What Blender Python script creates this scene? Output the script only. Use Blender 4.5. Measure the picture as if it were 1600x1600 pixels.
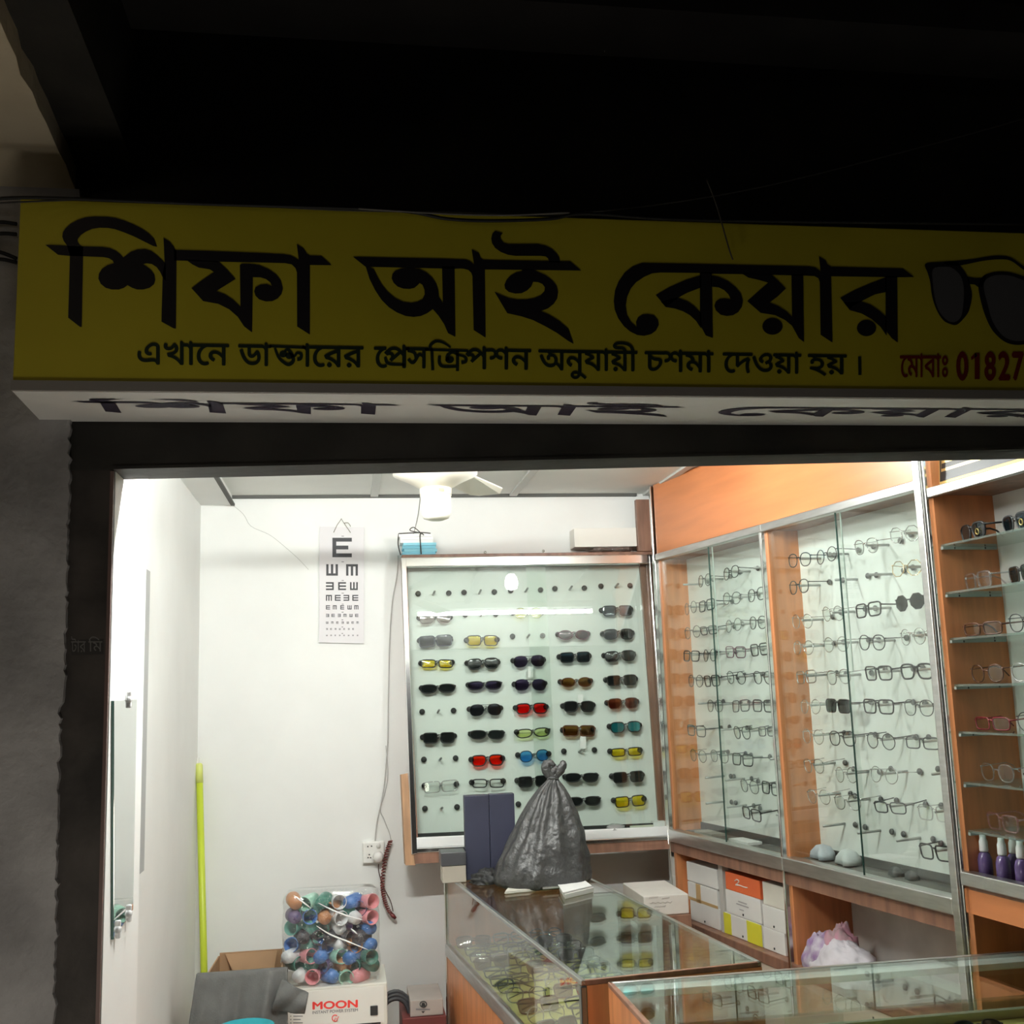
import bpy, bmesh, math, random
import numpy as np
from mathutils import Vector, Matrix, Euler, noise, geometry

for o in list(bpy.data.objects):
    bpy.data.objects.remove(o)
S = bpy.context.scene
COL = S.collection
R = math.radians
rnd = random.Random(7)

# ------------------------------------------------------------------ camera
FPX = 1700.0                      # focal length in pixels of the 1600 px frame
_z = np.array([-344., -10460., 1700.]); _z /= np.linalg.norm(_z)
_y = np.array([-260., 284., 1700.]); _y -= _y.dot(_z) * _z; _y /= np.linalg.norm(_y)
_x = np.cross(_y, _z)
CAM = np.array([0., 0., 1.62])
cam_data = bpy.data.cameras.new('camera')
cam_data.sensor_fit = 'HORIZONTAL'; cam_data.sensor_width = 36.0
cam_data.lens = FPX / 1600 * 36.0
cam_data.clip_start = 0.02
cam = bpy.data.objects.new('camera', cam_data); COL.objects.link(cam)
_r = np.array([_x, _y, _z])       # rows: world axes written in camera axes (x right, y down, z forward)
_rot = Matrix([[_r[i][0], -_r[i][1], -_r[i][2]] for i in range(3)])
cam.matrix_world = Matrix.Translation(Vector(CAM)) @ _rot.to_4x4()
S.camera = cam

# ------------------------------------------------------------------ world, light, exposure
w = bpy.data.worlds.new('night'); S.world = w; w.use_nodes = True
w.node_tree.nodes['Background'].inputs[0].default_value = (0.75, 0.72, 0.62, 1)
w.node_tree.nodes['Background'].inputs[1].default_value = 0.006
S.view_settings.view_transform = 'Standard'
S.view_settings.look = 'None'
S.view_settings.gamma = 1.0
S.view_settings.exposure = 0.0
S.cycles.max_bounces = 10
S.cycles.diffuse_bounces = 8
S.cycles.glossy_bounces = 5
S.cycles.transparent_max_bounces = 40
S.cycles.caustics_reflective = False
S.cycles.caustics_refractive = False
S.cycles.sample_clamp_indirect = 6.0

def lamp(name, loc, power, color, radius=0.1, kind='POINT', rot=None, spot=None):
    l = bpy.data.lights.new(name, kind); l.energy = power; l.color = color
    l.shadow_soft_size = radius
    if spot: l.spot_size = spot; l.spot_blend = 0.6
    o = bpy.data.objects.new(name, l); o.location = loc
    if rot: o.rotation_euler = rot
    COL.objects.link(o); return o
TUBE_STRENGTH = 44.0
BULB_STRENGTH = 330.0
LEFT_TUBE_STRENGTH = 545.0
# low lamp added to light sign and underside, and a street lamp further off
lamp('low_fill_lamp', (-0.30, 1.40, 0.95), 8.5, (1.0, 0.93, 0.80), 0.15)
lamp('street_lamp', (-2.6, -1.5, 2.2), 9.0, (1.0, 0.9, 0.75), 0.3)

# ------------------------------------------------------------------ pixels of the frame to places
def ray(u, v):
    d = np.array([u - 800., v - 800., FPX]); return np.array([d @ _x, d @ _y, d @ _z])
def onY(u, v, y): d = ray(u, v); return CAM + d * (y - CAM[1]) / d[1]
def onZ(u, v, z): d = ray(u, v); return CAM + d * (z - CAM[2]) / d[2]
def onX(u, v, x): d = ray(u, v); return CAM + d * (x - CAM[0]) / d[0]
def onP(u, v, p, n): d = ray(u, v); return CAM + d * ((np.array(p) - CAM) @ n / (d @ n))

# ------------------------------------------------------------------ materials
MATS = {}
def nt(name):
    m = bpy.data.materials.new(name); m.use_nodes = True
    return m, m.node_tree.nodes, m.node_tree.links, m.node_tree.nodes['Principled BSDF']
def mat(name, col, rough=0.5, metal=0.0, vary=0.0, scale=8.0, bump=0.0, bscale=60.0, spec=0.5, stretch=None, coat=0.0, col2=None, trans=0.0):
    if name in MATS: return MATS[name]
    m, N, L, b = nt(name)
    b.inputs['Base Color'].default_value = (*col, 1)
    b.inputs['Roughness'].default_value = rough
    b.inputs['Metallic'].default_value = metal
    b.inputs['Specular IOR Level'].default_value = spec
    b.inputs['Coat Weight'].default_value = coat
    b.inputs['Transmission Weight'].default_value = trans
    tc = N.new('ShaderNodeTexCoord'); mp = N.new('ShaderNodeMapping')
    if stretch: mp.inputs['Scale'].default_value = stretch
    L.new(tc.outputs['Object'], mp.inputs[0])
    if vary or col2:
        n = N.new('ShaderNodeTexNoise'); n.inputs['Scale'].default_value = scale; n.inputs['Detail'].default_value = 6
        L.new(mp.outputs[0], n.inputs['Vector'])
        r = N.new('ShaderNodeValToRGB')
        a = [c * (1 - vary) for c in col]; d = col2 if col2 else [min(1, c * (1 + vary)) for c in col]
        r.color_ramp.elements[0].position = 0.34; r.color_ramp.elements[1].position = 0.66
        r.color_ramp.elements[0].color = (*a, 1); r.color_ramp.elements[1].color = (*d, 1)
        L.new(n.outputs['Fac'], r.inputs[0]); L.new(r.outputs[0], b.inputs['Base Color'])
    if bump:
        n2 = N.new('ShaderNodeTexNoise'); n2.inputs['Scale'].default_value = bscale; n2.inputs['Detail'].default_value = 4
        L.new(mp.outputs[0], n2.inputs['Vector'])
        bp = N.new('ShaderNodeBump'); bp.inputs['Strength'].default_value = bump; bp.inputs['Distance'].default_value = 0.01
        L.new(n2.outputs['Fac'], bp.inputs['Height']); L.new(bp.outputs[0], b.inputs['Normal'])
    MATS[name] = m; return m
def glassy(name, tint=(0.95, 0.975, 0.96), alpha_col=None, rough=0.0, f0=0.045, body=0.0, bump=0.0, body_col=(0.5, 0.5, 0.5)):
    """thin see-through sheet: straight transmission with a tint, mirror reflection rising at grazing angles"""
    if name in MATS: return MATS[name]
    m, N, L, b = nt(name); N.remove(b); out = N['Material Output']
    tr = N.new('ShaderNodeBsdfTransparent'); tr.inputs[0].default_value = (*tint, 1)
    gl = N.new('ShaderNodeBsdfGlossy'); gl.inputs['Roughness'].default_value = rough; gl.inputs[0].default_value = (1, 1, 1, 1)
    lw = N.new('ShaderNodeLayerWeight'); lw.inputs[0].default_value = 0.5
    p = N.new('ShaderNodeMath'); p.operation = 'POWER'; p.inputs[1].default_value = 5.0
    L.new(lw.outputs['Facing'], p.inputs[0])
    q = N.new('ShaderNodeMath'); q.operation = 'MULTIPLY_ADD'; q.inputs[1].default_value = 1 - f0; q.inputs[2].default_value = f0
    L.new(p.outputs[0], q.inputs[0])
    mx = N.new('ShaderNodeMixShader'); L.new(q.outputs[0], mx.inputs[0])
    base = tr
    if body:
        df = N.new('ShaderNodeBsdfDiffuse'); df.inputs[0].default_value = (*body_col, 1)
        mb = N.new('ShaderNodeMixShader'); mb.inputs[0].default_value = body
        L.new(tr.outputs[0], mb.inputs[1]); L.new(df.outputs[0], mb.inputs[2]); base = mb
    L.new(base.outputs[0], mx.inputs[1]); L.new(gl.outputs[0], mx.inputs[2])
    if bump:
        n2 = N.new('ShaderNodeTexNoise'); n2.inputs['Scale'].default_value = 14; n2.inputs['Detail'].default_value = 3
        tc = N.new('ShaderNodeTexCoord'); L.new(tc.outputs['Object'], n2.inputs['Vector'])
        bp = N.new('ShaderNodeBump'); bp.inputs['Strength'].default_value = bump; bp.inputs['Distance'].default_value = 0.03
        L.new(n2.outputs['Fac'], bp.inputs['Height']); L.new(bp.outputs[0], gl.inputs['Normal'])
    L.new(mx.outputs[0], out.inputs[0]); MATS[name] = m; return m
def glow(name, col, strength):
    m, N, L, b = nt(name)
    b.inputs['Base Color'].default_value = (0.9, 0.9, 0.9, 1)
    b.inputs['Emission Color'].default_value = (*col, 1); b.inputs['Emission Strength'].default_value = strength
    MATS[name] = m; return m

WHITE = mat('white_paint', (0.79, 0.80, 0.785), 0.6, vary=0.035, scale=2.5, bump=0.05, bscale=25)
WHITE2 = mat('pillar_paint', (0.86, 0.86, 0.845), 0.55, vary=0.02, scale=4)
CEIL = mat('ceiling_board', (0.78, 0.79, 0.76), 0.6, vary=0.03, scale=3)
TRIM = mat('ceiling_batten', (0.55, 0.56, 0.54), 0.5)
PLASTER = mat('bare_plaster', (0.37, 0.36, 0.365), 0.9, vary=0.28, scale=4, bump=0.5, bscale=35)
UNLIT_STEEL = mat('unlit_black_steel', (0.020, 0.018, 0.015), 0.75, vary=0.5, scale=6, bump=0.15, bscale=30)  # near-black of the steel lintel, also painting the unlit dark above it
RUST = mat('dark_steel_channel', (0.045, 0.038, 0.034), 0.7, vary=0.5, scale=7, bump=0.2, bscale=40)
BEIGE = mat('beige_soffit', (0.58, 0.50, 0.37), 0.85, vary=0.1, scale=3, bump=0.25, bscale=40)
CONC = mat('pavement', (0.45, 0.43, 0.40), 0.85, vary=0.15, scale=3)
TILE = mat('floor_tile', (0.70, 0.68, 0.64), 0.35, vary=0.1, scale=3)
WOOD = mat('orange_laminate', (0.57, 0.205, 0.078), 0.35, vary=0.07, scale=3.0, stretch=(1, 1, 9))
WOODV = mat('orange_laminate_upright', (0.60, 0.235, 0.095), 0.35, vary=0.16, scale=3.5, stretch=(9, 9, 1))
BROWN = mat('brown_wood', (0.23, 0.115, 0.075), 0.45, vary=0.25, scale=4, stretch=(8, 8, 1))
PALEWOOD = mat('pale_timber', (0.42, 0.24, 0.13), 0.6, vary=0.2, scale=5, stretch=(8, 8, 1))
CHROME = mat('chrome', (0.82, 0.82, 0.81), 0.16, 1.0)
ALU = mat('aluminium', (0.62, 0.62, 0.61), 0.32, 1.0, vary=0.08, scale=12, stretch=(1, 1, 8))
WHITEALU = mat('white_channel', (0.85, 0.86, 0.86), 0.3)
BOARD = mat('white_board', (0.74, 0.79, 0.75), 0.4)
BOARD2 = mat('white_back_panel', (0.80, 0.83, 0.80), 0.35)
GREYPANEL = mat('grey_panel', (0.62, 0.59, 0.55), 0.7, vary=0.1)
BLACK = mat('black_plastic', (0.012, 0.012, 0.013), 0.35)
MATTEBLACK = mat('matte_black', (0.02, 0.02, 0.02), 0.6)
CABLE = mat('black_cable', (0.01, 0.01, 0.01), 0.6)
GLASS = glassy('clear_glass')
GLASSTOP = glassy('counter_glass', (0.90, 0.95, 0.925), f0=0.06)
GLASSEDGE = mat('glass_edge', (0.05, 0.12, 0.10), 0.15)
SHELFGLASS = glassy('shelf_glass', (0.80, 0.90, 0.86), f0=0.08, body=0.10, body_col=(0.55, 0.70, 0.64))
MIRROR = mat('mirror_silver', (0.80, 0.84, 0.82), 0.02, 1.0)
PAPER = mat('white_paper', (0.85, 0.85, 0.84), 0.6)
CLEARP = mat('clear_plastic', (0.9, 0.9, 0.9), 0.1)

# ------------------------------------------------------------------ mesh building
class MB:
    def __init__(s): s.v = []; s.f = []; s.smooth = []
    def add(s, vs, fs, sm=False):
        k = len(s.v); s.v += [tuple(float(c) for c in v) for v in vs]
        s.f += [tuple(i + k for i in f) for f in fs]; s.smooth += [sm] * len(fs); return s
    def hexa(s, p):        # eight corners, bottom four then top four, both counter-clockwise
        return s.add(p, [(3, 2, 1, 0), (4, 5, 6, 7), (0, 1, 5, 4), (1, 2, 6, 5), (2, 3, 7, 6), (3, 0, 4, 7)])
    def box(s, lo, hi):
        (a, b, c), (d, e, f) = lo, hi
        return s.hexa([(a, b, c), (d, b, c), (d, e, c), (a, e, c), (a, b, f), (d, b, f), (d, e, f), (a, e, f)])
    def obox(s, o, ax, ay, az):   # corner and three edge vectors
        o, ax, ay, az = map(np.array, (o, ax, ay, az))
        return s.hexa([o, o + ax, o + ax + ay, o + ay, o + az, o + ax + az, o + ax + ay + az, o + ay + az])
    def slab(s, quad, t):         # quad of four points thickened along a vector
        q = [np.array(p) for p in quad]; t = np.array(t)
        return s.hexa([*q, *[p + t for p in q]])
    def prism(s, poly, t):
        q = [np.array(p) for p in poly]; n = len(q); t = np.array(t)
        return s.add([*q, *[p + t for p in q]], [tuple(range(n))[::-1], tuple(range(n, 2 * n))] + [(i, (i + 1) % n, n + (i + 1) % n, n + i) for i in range(n)])
    def tube(s, path, r, n=8, closed=False, cap=True):
        P = [Vector(p) for p in path]; m = len(P); rr = r if hasattr(r, '__len__') else [r] * m
        vs = []; up = None
        for i, p in enumerate(P):
            a = P[(i - 1) % m] if (closed or i) else p; b = P[(i + 1) % m] if (closed or i < m - 1) else p
            t = (b - a); t = t.normalized() if t.length > 1e-9 else Vector((0, 0, 1))
            if up is None: up = t.orthogonal().normalized()
            up = up - t * up.dot(t); up = up.normalized() if up.length > 1e-6 else t.orthogonal().normalized()
            sd = t.cross(up)
            for k in range(n):
                an = 2 * math.pi * k / n; vs.append(p + (up * math.cos(an) + sd * math.sin(an)) * rr[i])
        fs = []
        for i in range(m if closed else m - 1):
            j = (i + 1) % m
            for k in range(n): fs.append((i * n + k, i * n + (k + 1) % n, j * n + (k + 1) % n, j * n + k))
        if not closed and cap: fs += [tuple(range(n))[::-1], tuple((m - 1) * n + k for k in range(n))]
        return s.add(vs, fs, True)
    def lathe(s, prof, c=(0, 0, 0), n=24, axis='z', wob=None):
        vs = []; c = Vector(c)
        for i, (r, h) in enumerate(prof):
            for k in range(n):
                a = 2 * math.pi * k / n; q = r * (wob(i, a) if wob else 1)
                x, y = q * math.cos(a), q * math.sin(a)
                vs.append(c + (Vector((x, y, h)) if axis == 'z' else Vector((x, h, y)) if axis == 'y' else Vector((h, x, y))))
        m = len(prof); fs = []
        for i in range(m - 1):
            for k in range(n): fs.append((i * n + k, i * n + (k + 1) % n, (i + 1) * n + (k + 1) % n, (i + 1) * n + k))
        fs += [tuple(range(n))[::-1], tuple((m - 1) * n + k for k in range(n))]
        return s.add(vs, fs, True)
    def grid(s, fn, nu, nv, sm=True):
        vs = [fn(i / nu, j / nv) for j in range(nv + 1) for i in range(nu + 1)]
        return s.add(vs, [(j * (nu + 1) + i, j * (nu + 1) + i + 1, (j + 1) * (nu + 1) + i + 1, (j + 1) * (nu + 1) + i) for j in range(nv) for i in range(nu)], sm)
    def mesh(s, name):
        me = bpy.data.meshes.new(name); me.from_pydata(s.v, [], s.f)
        me.polygons.foreach_set('use_smooth', s.smooth); me.validate(); me.update()
        bm = bmesh.new(); bm.from_mesh(me); bmesh.ops.recalc_face_normals(bm, faces=bm.faces); bm.to_mesh(me); bm.free()
        return me
    def build(s, name, m, parent=None, bevel=0.0, solid=0.0, sub=0):
        if parent is not None and parent.get('_w'):
            c = world_loc(parent); s.v = [(x - c[0], y - c[1], z - c[2]) for x, y, z in s.v]
        me = s.mesh(name); me.materials.append(m)
        o = bpy.data.objects.new(name, me); COL.objects.link(o)
        if parent is not None: o.parent = parent
        if parent is not None and parent.get('_w'): o['_w'] = 1
        if bevel:
            b = o.modifiers.new('bevel', 'BEVEL'); b.width = bevel; b.segments = 2; b.limit_method = 'ANGLE'
        if solid:
            b = o.modifiers.new('solid', 'SOLIDIFY'); b.thickness = solid; b.offset = 0
        if sub:
            b = o.modifiers.new('sub', 'SUBSURF'); b.levels = sub; b.render_levels = sub
        return o
def world_loc(o):
    v = Vector((0, 0, 0))
    while o is not None: v += o.location; o = o.parent
    return v
def tag(o, label, cat, group=None, kind=None):
    o['label'] = label; o['category'] = cat
    if group: o['group'] = group
    if kind: o['kind'] = kind
    return o
def thing(name, label, cat, loc=(0, 0, 0), group=None):      # parts are built in world coordinates and re-based
    o = bpy.data.objects.new(name, None); COL.objects.link(o); o.empty_display_size = 0.05
    o.location = Vector([float(c) for c in loc]); o['_w'] = 1
    return tag(o, label, cat, group)
def struct(name, mb, m, bevel=0.0):
    o = mb.build(name, m, None, bevel); o['kind'] = 'structure'; return o
def one(name, mb, m, label, cat, group=None, **k):
    lo = np.min(np.array(mb.v), 0); hi = np.max(np.array(mb.v), 0)
    c = ((lo[0] + hi[0]) / 2, (lo[1] + hi[1]) / 2, lo[2])
    mb.v = [(x - c[0], y - c[1], z - c[2]) for x, y, z in mb.v]
    o = mb.build(name, m, None, **k); o.location = c
    return tag(o, label, cat, group)
def spline(pts, n=6, closed=False):
    P = [np.array(p, float) for p in pts]; m = len(P); out = []
    for i in range(m if closed else m - 1):
        a = P[(i - 1) % m] if closed or i else P[0]; b = P[i]; c = P[(i + 1) % m]; d = P[(i + 2) % m] if closed or i < m - 2 else P[-1]
        for k in range(n):
            t = k / n
            out.append(0.5 * (2 * b + (c - a) * t + (2 * a - 5 * b + 4 * c - d) * t * t + (3 * b - a - 3 * c + d) * t ** 3))
    if not closed: out.append(P[-1])
    return out
def text_mesh(body, bold=0.0):
    """outline of a run of characters as (vertices xy, faces), from the built-in typeface, filled by winding number"""
    c = bpy.data.curves.new('tmp', 'FONT'); c.body = body; c.size = 1; c.resolution_u = 4; c.fill_mode = 'NONE'
    o = bpy.data.objects.new('tmp', c); COL.objects.link(o)
    bpy.context.view_layer.update()
    e = o.evaluated_get(bpy.context.evaluated_depsgraph_get()); me = e.to_mesh()
    co = [(v.co.x, v.co.y) for v in me.vertices]; ed = [tuple(q.vertices) for q in me.edges]
    e.to_mesh_clear(); bpy.data.objects.remove(o); bpy.data.curves.remove(c)
    adj = {}
    for i, j in ed: adj.setdefault(i, []).append(j); adj.setdefault(j, []).append(i)
    seen, loops = set(), []
    for i in range(len(co)):
        if i in seen or i not in adj: continue
        lp = [i]; seen.add(i); nx = i + 1 if (i + 1) in adj[i] else adj[i][0]
        while nx not in seen:
            lp.append(nx); seen.add(nx); nx = next((k for k in adj[nx] if k not in seen), lp[0])
        loops.append(np.array([co[k] for k in lp]))
    if bold: loops = [lp + np.array(d) for d in ((0, 0), (bold, 0), (-bold, 0), (0, bold), (0, -bold)) for lp in loops]
    pts, edges = [], []
    for lp in loops:
        k = len(pts); pts += [Vector(p) for p in lp]; edges += [(k + i, k + (i + 1) % len(lp)) for i in range(len(lp))]
    r = geometry.delaunay_2d_cdt(pts, edges, [], 0, 1e-6)
    vs = [(v.x, v.y) for v in r[0]]; fs = []
    A = np.concatenate(loops); B = np.concatenate([np.roll(lp, -1, 0) for lp in loops])
    V = np.array(vs); cen = np.array([V[list(f)].mean(0) for f in r[2]])
    x, y = cen[:, :1], cen[:, 1:]
    cr = (B[:, 0] - A[:, 0]) * (y - A[:, 1]) - (x - A[:, 0]) * (B[:, 1] - A[:, 1])
    wn = ((A[:, 1] <= y) & (B[:, 1] > y) & (cr > 0)).sum(1) - ((A[:, 1] > y) & (B[:, 1] <= y) & (cr < 0)).sum(1)
    fs = [tuple(f) for f, k in zip(r[2], wn) if k]
    return vs, fs
def put_text(mb, body, fit, place, offset=0.0):
    """fit = (x0, x1, base_y, top_y, font_top): the run stretched to that box; place(x, y) gives the 3-D point"""
    vs, fs = text_mesh(body, offset)
    if not vs: return
    xs = [v[0] for v in vs]; a, b = min(xs), max(xs)
    x0, x1, yb, yt, ft = fit
    yb = yb if callable(yb) else (lambda x, c=yb: c); yt = yt if callable(yt) else (lambda x, c=yt: c)
    out = []
    for x, y in vs:
        X = x0 + (x - a) / (b - a) * (x1 - x0); q = y / ft
        out.append(place(X, yb(X) + (yt(X) - yb(X)) * q))
    mb.add(out, fs)

# ================================================================== the setting
YF, YB = 2.30, 4.69                 # shop front and back wall
XL, XP, XR = -0.600, -0.47, 2.02     # left wall, face of the left pillar, right wall
ZC = 2.469
struct('floor', MB().box((-0.7, YF, -0.05), (2.2, 4.87, 0)), TILE)
struct('pavement', MB().box((-4, -4, -0.06), (5, YF, -0.01)), CONC)
struct('wall_back', MB().box((-0.75, YB, 0), (2.2, YB + 0.12, 2.6)), WHITE)
struct('wall_left', MB().box((XL - 0.12, YF + 0.06, 0), (XL, YB, 2.6)), WHITE)
struct('pillar_left', MB().box((XL, 2.322, 0), (XP, 2.694, ZC)), WHITE2)
struct('wall_right', MB().box((XR, YF, 0), (XR + 0.1, YB, 2.6)), WHITE)
struct('ceiling', MB().box((-0.62, 2.40, ZC), (2.1, YB, ZC + 0.05)), CEIL)
struct('beam_left', MB().box((XL, 2.694, 2.430), (XP, YB, ZC)), WHITE)
e0 = onZ(585, 758, ZC); e1 = onZ(812, 757, ZC); e2 = onZ(345, 760, ZC)
for i, x in enumerate((e0[0], e1[0], e1[0] + (e1[0] - e0[0]))):
    struct('trim_%d' % (i + 1), MB().box((x - 0.012, 2.44, ZC - 0.010), (x + 0.022, YB - 0.01, ZC)), TRIM, 0.002)
struct('trim_4', MB().box((XP, YB - 0.02, ZC - 0.012), (1.3, YB, ZC)), mat('dark_gap', (0.10, 0.10, 0.095), 0.8))
struct('trim_5', MB().box((XP - 0.004, 2.7, ZC - 0.045), (XP + 0.012, YB - 0.02, ZC - 0.036)), MATS['dark_gap'])
struct('wall_front_inside', MB().box((-0.62, 2.41, 2.21), (2.1, 2.45, ZC)), WHITE)
# outside: rough plaster column with a ragged edge against the steel shutter channel
def ragged(x, z0, z1, n, amp, seed):
    r = random.Random(seed); return [(x + r.uniform(-amp, amp) * (1 if r.random() < .8 else 2.2), z0 + (z1 - z0) * i / n) for i in range(n + 1)]
edge = ragged(-0.553, -0.02, 2.70, 260, 0.0024, 3)
edge = [(x + 0.006 * noise.noise(Vector((z * 3.1, 0, 0))) + 0.004 * noise.noise(Vector((z * 11, 4, 0))), z) for x, z in edge]
poly = [(-3.0, 2.285, -0.02)] + [(x, 2.285, z) for x, z in edge] + [(-3.0, 2.285, 2.70)]
struct('wall_front_left', MB().prism(poly, (0, 0.14, 0)), PLASTER)
struct('trim_6', MB().box((-0.562, 2.302, 0), (XP, 2.320, 2.21)), RUST, 0.003)
struct('trim_7', MB().box((XP - 0.006, 2.298, 0), (XP + 0.001, 2.305, 2.09)), mat('lit_edge_pink', (0.16, 0.10, 0.09), 0.5))  # pinkish strip paints in the lit inner edge of the channel
b0, b1 = onY(178, 750, YF + 0.11), onY(1600, 717, YF + 0.11)
sl = (b1[2] - b0[2]) / (b1[0] - b0[0])
zb = lambda x: b0[2] + (x - b0[0]) * sl
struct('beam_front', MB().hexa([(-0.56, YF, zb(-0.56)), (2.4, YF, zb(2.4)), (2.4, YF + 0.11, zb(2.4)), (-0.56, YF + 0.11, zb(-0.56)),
                               (-0.56, YF, 2.23), (2.4, YF, 2.23), (2.4, YF + 0.11, 2.23), (-0.56, YF + 0.11, 2.23)]), UNLIT_STEEL, 0.002)
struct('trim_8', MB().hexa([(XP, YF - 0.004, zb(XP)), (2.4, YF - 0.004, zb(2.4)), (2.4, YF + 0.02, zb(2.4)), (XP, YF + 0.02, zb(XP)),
                           (XP, YF - 0.004, zb(XP) + 0.006), (2.4, YF - 0.004, zb(2.4) + 0.006), (2.4, YF + 0.02, zb(2.4) + 0.006), (XP, YF + 0.02, zb(XP) + 0.006)]), UNLIT_STEEL)
struct('wall_fascia', MB().box((-0.575, YF + 0.02, 2.2), (4, YF + 0.12, 4.8)), UNLIT_STEEL)  # near-black colour stands for a wall out of the light
struct('wall_front_right', MB().box((1.86, YF - 0.01, 0), (4, YF + 0.12, 2.3)), PLASTER)
bm_y = onY(800, 60, 2.2)
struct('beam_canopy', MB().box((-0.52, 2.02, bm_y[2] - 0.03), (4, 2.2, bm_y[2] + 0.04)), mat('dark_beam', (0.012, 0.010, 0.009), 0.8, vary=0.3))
# pale soffit slab of the neighbouring porch, broken along its edge
q0, q1 = onZ(110, 278, 2.70), onZ(0, 30, 2.70)
r = random.Random(11); sof = []
for i in range(70):
    t = i / 69; y = 2.285 + (-1.5 - 2.285) * t
    x = q0[0] + (q1[0] - q0[0]) * (y - q0[1]) / (q1[1] - q0[1]) + r.uniform(-0.003, 0.003)
    if abs(y - 1.83) < 0.05: x -= 0.012 * (1 - abs(y - 1.83) / 0.05)
    sof.append((x, y, 2.70))
struct('ceiling_porch', MB().prism(sof + [(-3, -1.5, 2.70), (-3, 2.285, 2.70)], (0, 0, 0.05)), BEIGE)
struct('beam_porch', MB().box((q0[0] - 0.03, -1.5, 2.75), (q0[0] + 0.12, 2.3, 4.6)), UNLIT_STEEL)

# ================================================================== the shop sign
SY, SZ = 2.07, 2.197
XS0, XS1 = -0.607, 2.30
sign = thing('shop_sign', 'long yellow boxed shop sign with black lettering above the open shop front', 'sign', (0.5, SY, SZ))
YELLOW = mat('yellow_sign_vinyl', (0.64, 0.55, 0.03), 0.5, vary=0.06, scale=3)
sbox = MB().box((XS0, SY, SZ + 0.012), (XS1, 2.298, 2.575)).build('sign_box', YELLOW, sign, bevel=0.002)
MB().box((XS0 - 0.002, SY - 0.004, SZ - 0.001), (XS1, SY + 0.012, SZ + 0.018)).build('edge_strip', mat('grey_edge', (0.33, 0.31, 0.29), 0.5), sign)
ul = onZ(62, 655, SZ)
upan = MB().hexa([(XS0, SY + 0.002, SZ - 0.002), (XS1, SY + 0.002, SZ - 0.002), (XS1, 2.30, SZ - 0.002), (ul[0], 2.30, SZ - 0.002),
           (XS0, SY + 0.002, SZ + 0.012), (XS1, SY + 0.002, SZ + 0.012), (XS1, 2.30, SZ + 0.012), (ul[0], 2.30, SZ + 0.012)]).build('underside_panel', mat('white_banner', (0.82, 0.82, 0.80), 0.5), sign)
INK = mat('black_vinyl', (0.012, 0.010, 0.014), 0.5)
INKG = mat('dark_green_vinyl', (0.014, 0.030, 0.016), 0.5)
INKR = mat('dark_red_vinyl', (0.22, 0.012, 0.010), 0.5)
INKP = mat('dark_violet_vinyl', (0.030, 0.022, 0.045), 0.5)
def sp(u, v, off=0.0012):
    p = onY(u, v, SY - off); return p
Z1 = (.1375, 70, 330); Z2 = (.16875, 260, 360); Z3 = (.125, 540, 370); Z4 = (.125, 720, 350); Z5 = (.1375, 950, 390); Z6 = (.175, 1150, 390); Z7 = (.15, 1430, 380)
def zp(Z, pts): return [(x * Z[0] + Z[1], y * Z[0] + Z[2]) for x, y in pts]
def ell(Z, c, rx, ry, n=24): return zp(Z, [(c[0] + rx * math.cos(2 * math.pi * k / n), c[1] + ry * math.sin(2 * math.pi * k / n)) for k in range(n)])
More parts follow.
